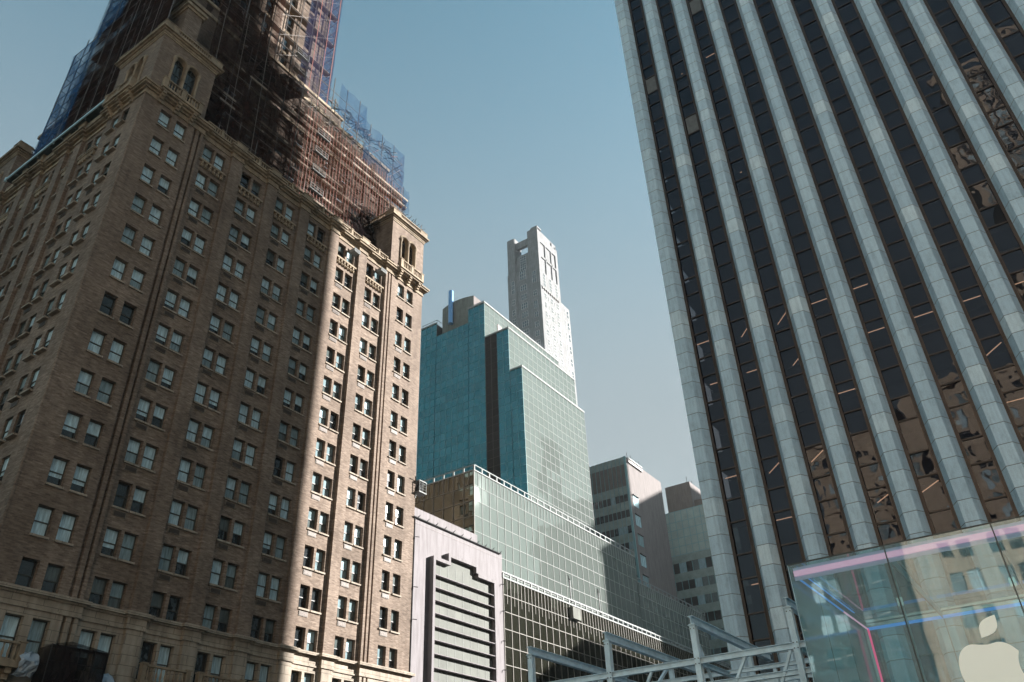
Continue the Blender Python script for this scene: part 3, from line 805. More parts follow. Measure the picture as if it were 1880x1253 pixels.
# tower stage
for i in range(10):
    x = 27.0+i*1.98; pole((x, 56.4, 80), (x, 56.4, 128), .055)
led = MB()
for i in range(24):
    z = 82+i*2.0; led.tube((26, 56.37, z), (44.9, 56.37, z), .035, 'pole', 5); led.tube((44.9, 56.4, z), (44.9, 66, z), .035, 'pole', 5)
    led.tube((22.0, 55, z), (22.0, 69.6, z), .04, 'pole', 5)
    for j in range(9):
        x = 27.0+j*1.98
        if (i+j) % 2: led.tube((x, 56.37, z), (x+1.98, 56.37, z+2), .025, 'pole', 4)
led.build('ledgers', scf)
for y in (56.4, 58.6, 60.8, 63, 65.2): pole((44.9, y, 80), (44.9, y, 128), .05)
for z in (84.5, 90.5, 96.5, 102.5): q = MB(); q.box(26.5, 44.9, 56.5, 57.3, z, z+.1, 'plank'); q.build('platform', scf)
net('netting', 26.4, 36, 56.25, 56.25, 82, 128, 'net_brown', 20); net('netting', 39.8, 44.95, 56.25, 56.25, 81, 128, 'net_violet', 21, 4)
net('netting', 44.97, 44.97, 56.25, 66, 81, 128, 'net_violet', 22); net('netting', 45.05, 45.05, 56.25, 66, 81, 128, 'net_blue', 23)
for x in (41.5, 43.2, 44.6): q = MB(); q.box(x-.03, x+.03, 56.12, 56.15, 80.5, 126, 'tape'); q.build('strap', scf)
# canopy sheets at the foot of the tower
for (xa, xb, s_) in ((36.4, 38.4, 1), (38.7, 40.4, 2)): sheet('tarpaulin', [(xa, 53.3, 79.2), (xb, 53.3, 79.0), (xb+.1, 55.2, 80.9), (xa+.2, 55.2, 81.3)], 'plastic', 4, 4, .12, s_)
# west side
for y, zt in ((53, 100), (55.2, 100), (57.4, 125), (59.6, 125), (61.8, 125), (64, 125), (66.2, 125), (69.4, 125), (71.5, 84), (73.7, 83)): pole((21.6, y, 60.9), (21.6, y, zt), .055)
led = MB()
for i in range(31):
    z = 62.2+i*2.05; ye = 73.7 if z < 83 else 69.4
    led.tube((21.58, 52.4, z), (21.58, ye, z), .04, 'pole', 5); led.tube((21.6, ye, z), (24.4, ye, z), .04, 'pole', 5); led.tube((23.0, 54, z+.2), (23.0, ye, z+.2), .03, 'pole', 5)
    for j in range(8):
        y = 55.2+j*2.2
        if y+2.2 < ye+.3: led.tube((21.6, y, z), (22.8, y+2.2, z+2.05), .028, 'pole', 4)
led.build('ledgers', scf)
net('netting', 21.5, 21.5, 68.2, 73.8, 61, 82.6, 'net_blue_dense', 30, 4); net('netting', 21.5, 21.5, 64.4, 69.5, 82.6, 126, 'net_blue_dense', 31, 4)
net('netting', 21.5, 21.5, 53.0, 68.2, 61, 82.6, 'net_brown', 35); net('netting', 21.5, 21.5, 53.0, 64.4, 82.6, 126, 'net_brown', 36)
net('netting', 21.55, 24.2, 73.8, 73.8, 61, 82.6, 'net_blue_dense', 32, 4); net('netting', 21.55, 25, 69.5, 69.5, 82.6, 126, 'net_blue_dense', 33, 4)
net('netting', 21.7, 21.7, 53.0, 70.6, 61, 126, 'net_brown', 34)
for z in (66.3, 72.5, 78.6, 84.8, 91, 97): q = MB(); q.box(21.7, 22.9, 54, 69, z, z+.1, 'plank'); q.build('platform', scf)
for i in range(5):
    y = 55+i*2.6; pole((21.3, y, 61), (21.3, y, 118), .022, 'pole_pale', 'rope')
for x, zt in ((26.9, 80), (29.6, 82), (32.6, 83)): pole((x, 51.6, 60.2), (x, 52.6, zt), .03, 'pole_pale', 'rope')

# window units and small fittings on the hotel
def small_box_unit(loc, label):
    t = thing('air_conditioner', loc, label, 'air conditioner', 'window air conditioners under the cornice'); q = MB(); x, y, z = loc
    q.box(x-.42, x+.42, y-.75, y, z, z+.45, 'white_rail'); q.build('casing', t)
    q = MB()
    for i in range(5): q.box(x-.36, x+.36, y-.765, y-.752, z+.06+i*.075, z+.09+i*.075, 'black')
    q.build('vent_slats', t)
small_box_unit((46.0, 50.1, 57.0), 'white window air conditioner jutting out under the hotel cornice, left one of two')
small_box_unit((50.2, 50.1, 57.0), 'white window air conditioner jutting out under the hotel cornice, right one beside the grooved pilaster')
t = thing('rooftop_fan_unit', (57.6, 50.1, 33.3), 'white caged fan unit fixed to the hotel corner above the pink building roof', 'fan unit')
q = MB(); q.box(57.52, 58.7, 49.5, 50.5, 33.5, 33.62, 'white_rail'); q.box(57.52, 58.7, 49.5, 50.5, 34.7, 34.8, 'white_rail')
for x in (57.6, 58.1, 58.65):
    for y in (49.55, 50.45): q.tube((x, y, 33.5), (x, y, 34.8), .045, 'white_rail', 5)
for z in (33.9, 34.2, 34.5): q.tube((57.55, 49.52, z), (58.68, 49.52, z), .03, 'white_rail', 4)
q.build('cage', t); q = MB(); q.lathe(58.05, 50.0, [(.0, 33.62), (.42, 33.62), (.42, 34.2), (.3, 34.5), (0, 34.5)], 'black', 12); q.build('fan_housing', t)
q = MB(); q.tube((57.5, 50, 34.7), (57.0, 49.6, 35.0), .05, 'black', 5); q.tube((57.55, 49.9, 33.5), (57.5, 50, 32.9), .06, 'white_rail', 5); q.build('bracket', t)

# ------------------------------------------------------------------ pink building
pk = thing('pink_building', (65, 50, 0), 'windowless pale pink building with a stepped louvre panel, right beside the brick hotel', 'building')
q = MB(); q.box(57.56, 72.65, 50, 54.6, 0, 31.0, 'pink'); q.box(57.56, 68.5, 50.35, 54.6, 31.0, 32.15, 'pink'); q.build('wall', pk)
q = MB(); q.tube((57.3, 49.88, 30.9), (72.3, 49.88, 30.9), .075, 'black', 6)
for i in range(11): x = 57.9+i*1.42; q.tube((x, 49.88, 30.9), (x+.18, 49.7, 31.22), .08, 'black', 5, .02)
q.build('roofline_pipe', pk); q = MB(); q.box(57.6, 72.6, 49.97, 50, 30.35, 30.38, 'pink_dark'); q.build('coping_line', pk)
DP = .5
q = MB()
def strip(x0, x1, z0, z1): q.box(x0, x1, 50-DP, 50, z0, z1, 'pink')
strip(60.05, 60.4, 2, 27.55); strip(60.4, 62.8, 27.2, 27.55); strip(62.45, 62.8, 27.55, 28.4); strip(62.8, 67.5, 28.05, 28.4); strip(67.15, 67.5, 27.45, 28.05); strip(67.5, 70.75, 27.1, 27.45); strip(70.4, 70.75, 2, 27.1)
for (a, b, z0, z1) in ((60.05, 60.06, 2, 27.55),): pass
q.build('raised_frame', pk)
q = MB(); q.face([(60.4, 49.95, 2), (70.4, 49.95, 2), (70.4, 49.95, 27.2), (67.2, 49.95, 27.2), (67.2, 49.95, 28.1), (62.7, 49.95, 28.1), (62.7, 49.95, 27.2), (60.4, 49.95, 27.2)], 'glassblock')
for i in range(1, 8): q.box(60.4+i*1.25-.02, 60.4+i*1.25+.02, 49.93, 49.95, 2, 27.2, 'mull_pale')
q.build('frosted_panel', pk)
for i in range(20):
    z = 25.75-i*1.235
    q = MB(); q.box(60.4, 70.4, 49.55, 49.945, z, z+.08, 'pink'); q.build('louvre', pk)
q = MB()
for z in (28.9, 24.0, 21.0): q.tube((57.62, 49.9, z), (57.9, 49.6, z-.05), .04, 'black', 5)
q.tube((57.58, 49.95, 3), (57.58, 49.95, 30.9), .045, 'black', 5)
for z in (27.5, 24.6, 21.5, 18.6): q.tube((72.3, 49.95, z), (72.6, 49.6, z), .05, 'black', 5)
q.build('drain_pipe', pk)

# ------------------------------------------------------------------ glass curtain walls
def curtain(F, root, u0, u1, z0, z1, du, zs, glass, mull, r=.05, doubles=True, name='mullions', top=1):
    q = MB(); pts = [F(u0, 0, z0), F(u1, 0, z0), F(u1, 0, z1), F(u0, 0, z1)]
    q.face(pts[::-1] if F.k == 'W' else pts, glass); q.build('curtain_wall', root)
    q = MB(); n = max(1, round((u1-u0)/du)); st_ = (u1-u0)/n
    for i in range(n+1): F.box(q, u0+i*st_-r, u0+i*st_+r, .003, r*1.6, z0, z1, mull)
    z = z1
    while z > z0:
        F.box(q, u0, u1, .003, r*1.3, z-r, z+r, mull); z -= zs
    if top:
        for i in range(n): F.box(q, u0+(i+.5)*st_-r*.8, u0+(i+.5)*st_+r*.8, .003, r*1.5, z1-zs*top, z1, mull)
    q.build(name, root)
def railing(F, root, u0, u1, z, h, d, step, m='white_rail', r=.07):
    q = MB(); F.box(q, u0, u1, d-r, d+r, z+h-.12, z+h, m); F.box(q, u0, u1, d-r*.6, d+r*.6, z, z+.08, m)
    n = round((u1-u0)/step)
    for i in range(n+1): F.box(q, u0+(u1-u0)*i/n-.1, u0+(u1-u0)*i/n+.1, d-r, d+r, z, z+h-.1, m)
    q.build('roof_rail', root)
pod = thing('glass_podium', (74.3, 50, 0), 'low pale mirror glass block with a white roof rail, below the teal tower', 'building')
FP = Fr('S', 55.0); FPW = Fr('W', 74.3)
q = MB(); q.box(74.34, 118.2, 55.04, 68, 0, 43.2, 'void'); q.box(118.2, 146, 55.04, 68, 0, 39.0, 'void'); q.box(72.75, 150, 50.04, 56, 0, 28.3, 'void')
q.box(74.2, 118.4, 54.9, 68, 43.2, 43.3, 'mull_pale'); q.box(72.7, 150, 49.9, 55, 28.3, 28.4, 'mull_pale'); q.build('structure_core', pod)
curtain(FP, pod, 74.3, 118.3, 27, 43.25, 1.66, 1.97, 'pod_glass', 'mull_pale', .03)
curtain(FP, pod, 118.3, 146, 27, 39.1, 1.66, 1.97, 'pod_glass', 'mull_pale', .03)
curtain(FPW, pod, 55, 68, 27, 43.25, 1.66, 1.97, 'pod_glass_low', 'mull_bronze', .05)
railing(FP, pod, 74.3, 118.3, 43.3, .75, .02, 1.66); railing(FPW, pod, 55, 68, 43.3, .75, .02, 1.66); railing(FP, pod, 118.3, 146, 39.1, .75, .02, 1.66)
FL = Fr('S', 50.0)
curtain(FL, pod, 72.75, 150, 1, 28.35, 1.42, 1.83, 'pod_glass_low', 'mull_bronze', .04, top=1.5)
railing(FL, pod, 72.75, 150, 28.4, .6, .02, 1.42)
railing(FL, pod, 72.75, 150, 29.1, .25, -.5, 1.42, 'mull_pale', .05)
# window cleaning davits on the ledge
for i, (x, lab) in enumerate(((88.0, 'upright black davit arm standing on the podium ledge, left one'), (95.5, 'triangular black davit arm leaning out on the podium ledge, right one'))):
    t = thing('davit_arm', (x, 50, 28.9), lab, 'davit', 'davit arms on the podium ledge'); q = MB()
    q.tube((x, 50.2, 28.7), (x, 50.2, 31.6), .07, 'black', 6); q.build('post', t)
    q = MB(); q.tube((x, 50.2, 31.6), (x-1.9, 49.3, 31.5), .07, 'black', 6); q.tube((x, 50.2, 30.5), (x-1.0, 49.8, 31.5), .045, 'black', 5); q.build('jib', t)
    if i == 0: q = MB(); q.box(x-.9, x+1.0, 49.5, 49.9, 26.6, 28.0, 'concrete'); q.build('cradle', t)

# ------------------------------------------------------------------ teal tower
gt = thing('teal_glass_tower', (110, 69.8, 0), 'stepped office tower in teal mirror glass with a dark vertical slot rising behind the podium', 'building')
XG = 110.0; FG = Fr('W', XG)
core = MB()
core.box(110.04, 139.6, 78.44, 95.4, 0, 97.0, 'void'); core.box(110.04, 139.6, 78.44, 82.6, 97, 100.4, 'void'); core.box(110.04, 112, 91.2, 95.4, 97, 100.4, 'void')
core.box(110.04, 136, 72.64, 78.4, 0, 91.4, 'void'); core.box(110.04, 133.7, 69.84, 72.6, 0, 81.4, 'void'); core.build('structure_core', gt)
def gcw(F, u0, u1, z0, z1, gl='green_glass', mu='mull_teal', r=.035): curtain(F, gt, u0, u1, z0, z1, 1.42, 1.7, gl, mu, r, top=0)
gcw(FG, 82.6, 91.2, 30, 97.1); gcw(FG, 91.2, 95.5, 30, 100.5); gcw(FG, 78.4, 82.6, 30, 100.5)
gcw(FG, 75.5, 78.4, 30, 91.6, 'green_dark', 'bronze', .04); gcw(FG, 72.6, 75.5, 30, 91.6); gcw(FG, 69.8, 72.6, 30, 81.5)
curtain(Fr('S', 78.4), gt, 110, 139.7, 80, 100.5, 1.7, 1.7, 'pod_glass', 'mull_pale', .03, top=0)
curtain(Fr('S', 72.6), gt, 110, 136, 70, 91.6, 1.7, 1.7, 'pod_glass', 'mull_pale', .03, top=0)
curtain(Fr('S', 69.8), gt, 110, 133.75, 30, 81.5, 1.7, 1.7, 'pod_glass', 'mull_pale', .03, top=0)
cp = MB()
for (x0, x1, y0, y1, z) in ((109.85, 139.8, 78.25, 78.6, 100.5), (109.85, 136.1, 72.45, 72.8, 91.6), (109.85, 133.9, 69.65, 70.0, 81.5)):
    cp.box(x0, x1, y0, y1, z, z+.3, 'mull_pale')
for (y0, y1, z) in ((78.6, 82.6, 100.5), (91.2, 95.5, 100.5), (72.8, 78.25, 91.6), (70.0, 72.45, 81.5)): cp.box(109.8, 110.2, y0, y1, z, z+.3, 'mull_pale')
cp.build('coping', gt)
q = MB()
for (x0, y0, x1, y1, z) in ((110.2, 91.2, 110.2, 95.5, 101.6), (110.2, 91.2, 112, 91.2, 101.6), (110, 78.6, 139.6, 78.6, 101.2), (110, 72.8, 136, 72.8, 92.4), (110, 70, 133.7, 70, 82.2), (110.1, 78.6, 110.1, 82.6, 101.2)):
    q.tube((x0, y0, z), (x1, y1, z), .06, 'white_rail', 5); n = int((abs(x1-x0)+abs(y1-y0))/1.7)+1
    for i in range(n+1): a = i/n; q.tube((x0+(x1-x0)*a, y0+(y1-y0)*a, z-1.1), (x0+(x1-x0)*a, y0+(y1-y0)*a, z), .045, 'white_rail', 4)
q.build('roof_rail', gt)
q = MB(); N = 14; prof = []
for i in range(N+1):
    t_ = i/N; prof.append((113.2+1.0*(1-math.sin(math.pi*(.15+.7*t_)))*1.5, 92.9-8.8*t_))
for (a, b) in zip(prof[:-1], prof[1:]):
    q.face([(a[0], a[1], 96), (b[0], b[1], 96), (b[0], b[1], 107.4), (a[0], a[1], 107.4)], 'concrete')
q.face([(p_[0], p_[1], 107.4) for p_ in prof]+[(127, 84.1, 107.4), (127, 92.9, 107.4)], 'concrete')
q.face([(prof[-1][0], 84.1, 96), (127, 84.1, 96), (127, 84.1, 107.4), (prof[-1][0], 84.1, 107.4)], 'c_wall')
q.face([(prof[0][0], 92.9, 96), (127, 92.9, 96), (127, 92.9, 107.4), (prof[0][0], 92.9, 107.4)], 'concrete')
mp = q.build('plant_room', gt)
q = MB(); q.lathe(112.6, 89.4, [(0, 101.2), (.55, 101.2), (.55, 110.0), (.5, 110.1), (.48, 109.6), (0, 109.6)], 'duct', 14); q.build('exhaust_pipe', mp, smooth=False)
q = MB(); q.box(114.6, 116.1, 78.3, 78.39, 94.6, 97.6, 'c_brown'); q.box(119.5, 120.6, 78.3, 78.39, 93.5, 96, 'c_brown'); q.build('open_panel', gt)
# steam drifting off its roof
def steam():
    me = bpy.data.meshes.new('steam'); import bmesh
    bm = bmesh.new(); bmesh.ops.create_icosphere(bm, subdivisions=3, radius=1)
    for v in bm.verts: v.co = Vector((v.co.x*9, v.co.y*4, v.co.z*5))
    bm.to_mesh(me); bm.free()
    o = bpy.data.objects.new('steam', me); S.collection.objects.link(o); o.location = (148, 92, 113)
    o['label'] = 'thin white steam drifting above the roof of the teal glass tower'; o['category'] = 'steam'; o['kind'] = 'stuff'
    g = NG('steam'); g.n.remove(g.p); v = g.new('ShaderNodeVolumePrincipled'); v.inputs['Color'].default_value = (.95, .95, .95, 1)
    tc = g.new('ShaderNodeTexCoord'); ln = g.new('ShaderNodeVectorMath', operation='LENGTH'); mp_ = g.mapping(tc.outputs['Object'], (1/9, 1/4, 1/5)); g.link(mp_, ln.inputs[0])
    fall = g.math('MAXIMUM', g.math('SUBTRACT', 1, ln.outputs['Value']), 0)
    n = g.noise(tc.outputs['Object'], .35, 5, .65)
    dn = g.math('MULTIPLY', g.math('MAXIMUM', g.math('SUBTRACT', n, .46), 0), fall)
    g.link(g.math('MULTIPLY', dn, 1.6), v.inputs['Density']); g.link(v.outputs[0], g.out.inputs['Volume'])
    me.materials.append(g.m)
steam()

# ------------------------------------------------------------------ pale stone tower far behind
rz_ = thing('stone_tower', (170, 99.5, 0), 'slender pale stone apartment tower with notched crown rising behind the teal tower', 'building')
q = MB(); FR = Fr('W', 170.0); FRS = Fr('S', 99.5)
q.box(170.3, 182.2, 99.8, 111.7, 40, 160.8, 'ritz'); q.box(170.3, 182, 99.8, 102.9, 160.8, 175.6, 'ritz'); q.box(170.3, 174, 108.5, 111.4, 160.8, 175.4, 'ritz')
q.box(170.9, 182, 102.9, 108.5, 160.8, 167.6, 'ritz'); q.box(170.9, 172, 102.9, 108.5, 170.9, 173.6, 'ritz'); q.box(180.5, 182, 99.8, 111.4, 160.8, 174.5, 'ritz')
q.box(170.0, 170.3, 99.5, 103.4, 40, 175.6, 'ritz'); q.box(170.0, 170.3, 108.6, 111.7, 40, 161, 'ritz'); q.box(170.0, 170.3, 108.6, 111.4, 161, 175.3, 'ritz')
q.box(169.9, 172.5, 99.4, 102.0, 175.6, 176.2, 'ritz'); q.box(181.8, 189.3, 100.6, 111, 40, 153.6, 'ritz'); q.box(182.3, 184.6, 99.8, 100.6, 40, 152.5, 'ritz')
q.box(170.3, 182.2, 99.5, 99.8, 40, 158.3, 'ritz'); q.box(170.3, 171.5, 99.5, 99.8, 158.3, 175, 'ritz'); q.box(180.9, 182.2, 99.5, 99.8, 158.3, 173.6, 'ritz')
q.box(171.5, 180.9, 99.5, 99.8, 170.4, 173.2, 'ritz'); q.box(174.3, 174.8, 99.5, 99.8, 158.3, 170.4, 'ritz'); q.box(178.0, 178.5, 99.5, 99.8, 158.3, 170.4, 'ritz')
q.box(171.5, 180.9, 99.5, 99.8, 164.2, 165.0, 'ritz'); q.box(178.9, 180.2, 99.5, 101, 173.2, 175.0, 'ritz')
q.build('wall', rz_)
q = MB(); q.box(170.6, 181, 99.3, 99.5, 151.5, 152.0, 'ritz')
for i in range(9): q.box(170.9+i*1.15, 171.3+i*1.15, 99.2, 99.5, 150.9, 151.5, 'c_brown')
q.build('dentil_cornice', rz_)
wcount = 0
def rwin(F, u0, u1, z0, z1, nu=2, nz=2):
    global wcount
    q = MB(); q.face([F(u0, .012, z0), F(u1, .012, z0), F(u1, .012, z1), F(u0, .012, z1)], 'ritz_pane')
    for i in range(nu+1): F.box(q, u0+(u1-u0)*i/nu-.035, u0+(u1-u0)*i/nu+.035, .005, .06, z0, z1, 'frame_light')
    for i in range(nz+1): F.box(q, u0, u1, .006, .085, z0+(z1-z0)*i/nz-.035, z0+(z1-z0)*i/nz+.035, 'frame_light')
    if wcount < 98: q.build('window', rz_)
    wcount += 1
FRin = Fr('W', 170.3-.0)
rwin(Fr('W', 170.9), 104.95, 107.1, 161.2, 167.0, 3, 6); rwin(Fr('W', 170.3), 104.95, 107.2, 157.0, 160.6, 3, 3)
for z in (152.6, 149.0, 145.6, 142.2, 138.8, 135.4, 132, 128.6): rwin(Fr('W', 170.3), 104.9, 107.1, z, z+2.2, 3, 2)
for z, hh in ((153.7, 4.6), (148.6, 2), (143.8, 2.8), (140.4, 2), (136.8, 2), (133.4, 2), (130, 2), (126.6, 2)): rwin(FR, 101.0, 102.3, z, z+hh, 2, 3 if hh > 3 else 2)
for z, hh in ((152.6, 5.2), (148.4, 2), (144.4, 2), (141, 2), (137.4, 2), (134, 2)): rwin(FR, 109.2, 110.3, z, z+hh, 2, 3 if hh > 3 else 2)
for u in (171.9, 175.6, 179.2):
    rwin(FRS, u, u+1.2, 152.6, 157.6, 2, 4)
    for i in range(9): rwin(FRS, u, u+1.2, 147.8-i*3.45, 149.9-i*3.45, 2, 2)
for u in (174.0, 177.6):
    for i in range(9): rwin(FRS, u, u+.5, 147.8-i*3.45, 149.6-i*3.45, 1, 1)
for u in (185.2, 187.4):
    for i in range(8): rwin(Fr('S', 100.6), u, u+1.1, 149.3-i*4.6, 152.2-i*4.6, 1, 2)

# ------------------------------------------------------------------ office block with banded windows, white wall (right of centre)
cb_ = thing('banded_office_block', (150, 69, 0), 'green-grey office block with a brown louvred top and a sunlit blank white side wall', 'building')
q = MB(); q.box(150.05, 168.5, 69.1, 92, 0, 77.0, 'c_brown'); q.box(150.0, 168.5, 69.05, 69.1, 0, 77.1, 'c_wall'); q.box(149.9, 150.3, 69.0, 69.35, 0, 77.2, 'mull_teal'); q.build('wall', cb_)
FC = Fr('W', 150.0); q = MB()
FC.box(q, 69.3, 92, .0, .08, 75.3, 77.1, 'c_panel'); FC.box(q, 69.3, 92, 0, .05, 70.2, 75.3, 'c_brown')
q.build('top_band', cb_)
for i in range(10):
    z = 68.3-i*3.55
    q = MB(); FC.box(q, 69.3, 92, 0, .09, z, z+1.9, 'c_panel'); q.build('spandrel_band', cb_)
    q = MB(); rr = random.Random(40+i)
    for j in range(22):
        u = 69.35+j*1.05; FC.box(q, u+.05, u+1.0, 0, .03, z-1.65, z, rr.choice(('curtain_b', 'band_dark', 'band_dark', 'band_dark', 'band_dark', 'dark_pane', 'ritz_pane')))
    q.build('window_row', cb_)
q = MB()
for j in range(21): FC.box(q, 69.35+j*1.05-.04, 69.35+j*1.05+.04, .09, .2, 30, 77.1, 'mull_teal')
q.build('mullions', cb_)
q = MB(); FCS = Fr('S', 69.05)
FCS.box(q, 150.8, 158, .003, .35, 76.0, 76.6, 'pink_dark'); FCS.box(q, 150.8, 158, .2, .4, 76.9, 77.2, 'mull_pale')
for x in (151.5, 153.3, 156, 157.6): q.tube((x, 69.2, 77.1), (x, 69.2, 78.2+.3*(x % 2)), .06, 'black', 4)
q.build('cleaning_track', cb_)
for i in range(6):
    z = 66.0-i*4.4; q = MB(); FCS.box(q, 151.6, 154.0, .003, .05, z, z+2.4, 'curtain_a' if i < 2 or i == 3 else 'curtain_b')
    for u in (151.6, 152.4, 153.2, 154.0): FCS.box(q, u-.05, u+.05, .05, .1, z, z+2.4, 'mull_teal')
    FCS.box(q, 151.5, 154.1, .05, .4, z+2.4, z+2.6, 'c_wall'); q.build('side_window', cb_)
db = thing('grid_office_block', (175, 62, 0), 'pale green gridded office block with a brown rooftop box beside the marble tower', 'building')
FD = Fr('W', 175.0); q = MB(); q.box(175.05, 200, 46, 76.0, 0, 58.6, 'd_brown'); q.box(175.05, 200, 46, 72.5, 58.6, 71.6, 'd_brown'); q.build('wall', db)
q = MB(); FD.box(q, 46, 72.5, 0, .06, 60.9, 71.7, 'd_panel')
for i in range(17): FD.box(q, 72.5-i*1.6-.05, 72.5-i*1.6+.05, .06, .12, 60.9, 71.7, 'mull_teal')
for z in (61.0, 63, 65, 67, 69, 71.6): FD.box(q, 46, 72.5, .06, .11, z-.05, z+.05, 'mull_teal')
q.build('panel_grid', db)
q = MB(); FD.box(q, 46, 75, 0, .05, 59.2, 60.9, 'c_panel'); q.build('spandrel_band', db)
for i in range(9):
    z = 58.9-i*3.9; q = MB(); FD.box(q, 46, 76, 0, .08, z-4.0, z-2.1, 'c_panel'); q.build('spandrel_band', db); q = MB(); rr = random.Random(80+i)
    for j in range(19):
        u = 46+j*1.6; FD.box(q, u+.06, u+1.54, 0, .03, z-2.1, z+.25, rr.choice(('band_dark', 'band_dark', 'band_dark', 'curtain_c', 'curtain_b', 'curtain_c')))
        FD.box(q, u-.06, u+.06, .03, .1, z-2.1, z+.25, 'mull_teal')
    q.build('window_row', db)
q = MB(); q.box(176.5, 189, 64.9, 71.4, 71.6, 78.9, 'd_brown'); q.box(177.5, 196, 58, 64.9, 71.6, 74.2, 'd_brown'); q.box(176.5, 189, 64.84, 64.9, 71.6, 78.9, 'c_wall'); q.build('rooftop_box', db)
q = MB(); q.tube((178, 66, 78.9), (178, 66, 81), .07, 'black', 4); q.tube((180, 65.5, 78.9), (180, 65.5, 80.4), .06, 'black', 4); q.build('antenna', db)

# ------------------------------------------------------------------ marble tower (right)
mt = thing('marble_tower', (50, 17.7, 0), 'tall office tower of white marble piers and dark bay window strips filling the right side', 'building')
XT = 50.0; HT = 152.0; PW = 2.96; C0 = 14.24; NB = 17
YEND = C0-PW*(NB-1)-.73
def pier(c, corner=False):
    q = MB(); z0, z1 = 0, HT
    if corner: prof = [(17.69, 0), (16.83, 0), (16.47, .6), (16.47, 1.0)]
    else: prof = [(c+.70, 1.0), (c+.70, .62), (c+.38, 0), (c-.38, 0), (c-.70, .62), (c-.70, 1.0)]
    for (a, b) in zip(prof[:-1], prof[1:]):
        q.face([(XT+a[1], a[0], z0), (XT+b[1], b[0], z0), (XT+b[1], b[0], z1), (XT+a[1], a[0], z1)], 'marble')
    q.face([(XT+a[1], a[0], z1) for a in prof], 'marble')
    q.build('marble_pier', mt)
pier(0, True)
for i in range(NB): pier(C0-i*PW)
cr = MB(); cr.box(56.0, 81.6, YEND+.5, 17.3, 0, HT-1, 'void'); cr.box(50.9, 82, YEND, 17.69, HT-1, HT, 'marble')
for x in range(int((82-50.5)/PW)+1):
    xa = 50.95+x*PW
    if xa+1.4 < 82: cr.face([(xa, 17.69, 0), (xa+1.45, 17.69, 0), (xa+1.45, 17.69, HT), (xa, 17.69, HT)], 'marble'); cr.face([(xa+1.45, 17.3, 0), (xa+PW, 17.3, 0), (xa+PW, 17.3, HT), (xa+1.45, 17.3, HT)], 'gm_spandrel')
cr.face([(82, 17.69, 0), (82, YEND, 0), (82, YEND, HT), (82, 17.69, HT)], 'marble'); cr.face([(50, YEND, 0), (82, YEND, 0), (82, YEND, HT), (50, YEND, HT)], 'marble')
cr.face([(50, 17.69, 0), (50.95, 17.69, 0), (50.95, 17.69, HT), (50, 17.69, HT)], 'marble')
FL0 = 3.78; ZB = 25.4-1.7+1.7*1.0
# floor levels: short pane (1.58) over tall pane (2.2); base level from measurement
Z_T = 1.7+(16.53-1.7)*1.25
levels = []
k = -6
while True:
    zt = Z_T+k*FL0
    if zt-2.2 > HT-4: break
    if zt-2.2 > 4: levels.append(zt)
    k += 1
for zt in levels: cr.box(51.9, 56, YEND+.5, 17.2, zt+1.35, zt+1.75, 'gm_blind_dim')
cr.build('floors_and_core', mt)
XP = XT+.76
bay_centres = [C0+PW/2+.0]+[C0-PW/2-i*PW for i in range(NB-1)]
stripm = MB(); panes_rest = MB(); pane_list = []
rg = random.Random(11)
for bi, c in enumerate(bay_centres):
    u0, u1 = c-.78, c+.78
    if bi == 0: u0, u1 = C0+.73, 16.47
    w0, w1 = u0+.18, u1-.18
    stripm.box(XP-.14, XP+.25, u0, w0, 0, HT, 'bronze'); stripm.box(XP-.14, XP+.25, w1, u1, 0, HT, 'bronze')
    stripm.box(XP-.2, XP-.14, w0-.03, w0+.02, 0, HT, 'bronze_edge'); stripm.box(XP-.2, XP-.14, w1-.02, w1+.03, 0, HT, 'bronze_edge')
    for zt in levels:
        stripm.box(XP-.08, XP+.1, w0, w1, zt-.05, zt+.05, 'bronze'); stripm.box(XP-.08, XP+.1, w0, w1, zt+1.53, zt+1.63, 'bronze')
        pane_list.append((bi, w0, w1, zt-2.15, zt-.05, 'tall')); pane_list.append((bi, w0, w1, zt+.05, zt+1.53, 'short'))
stripm.build('bronze_window_frames', mt)
def dist(p): return (50**2+((p[1]+p[2])/2)**2+(p[3])**2)
vis = sorted([p for p in pane_list if p[3] > 14], key=dist)[:95]; vs = set(id(p) for p in vis)
for p in pane_list:
    bi, w0, w1, z0, z1, kind = p
    q = MB() if id(p) in vs else panes_rest
    tl = rg.uniform(-.012, .012); t2 = rg.uniform(-.012, .012)
    a = (XP+tl, w0, z0); b = (XP-tl, w1, z0); c_ = (XP-tl+t2, w1, z1); d_ = (XP+tl+t2, w0, z1)
    q.face([d_, c_, b, a], 'gm_pane')
    if kind == 'short':
        q.box(XP+.32, XP+.36, w0-.2, w1+.2, z0, z1, 'gm_blind_dim' if rg.random() < .55 else 'void')
    r = rg.random()
    if kind == 'tall' and r < .16:
        hb = rg.uniform(.25, .5); q.box(XP+.05, XP+.08, w0, w1, z1-hb, z1, 'gm_blind')
    elif kind == 'tall' and r < .19: q.box(XP+.05, XP+.08, w0, w1, z1-.8, z1, 'gm_orange')
    elif kind == 'tall' and r < .24: q.box(XP+.05, XP+.08, w0, w1, z0, z1, 'gm_blind_dim')
    if id(p) in vs: q.build('window_pane', mt)
def nearest(kindx, y, z):
    return
for (y, z) in ((1.25*12.0, 0),): pass
for (bi, lev) in ((0, 15), (2, 17), (1, 13)):
    if lev < len(levels): blind = MB(); c = bay_centres[bi]; zt = levels[lev]; blind.box(XP-.03, XP-.015, c-.52, c+.52, zt-2.1, zt-.1, 'gm_blind'); blind.build('closed_blind', mt)
panes_rest.build('window_pane', mt, kind='stuff')
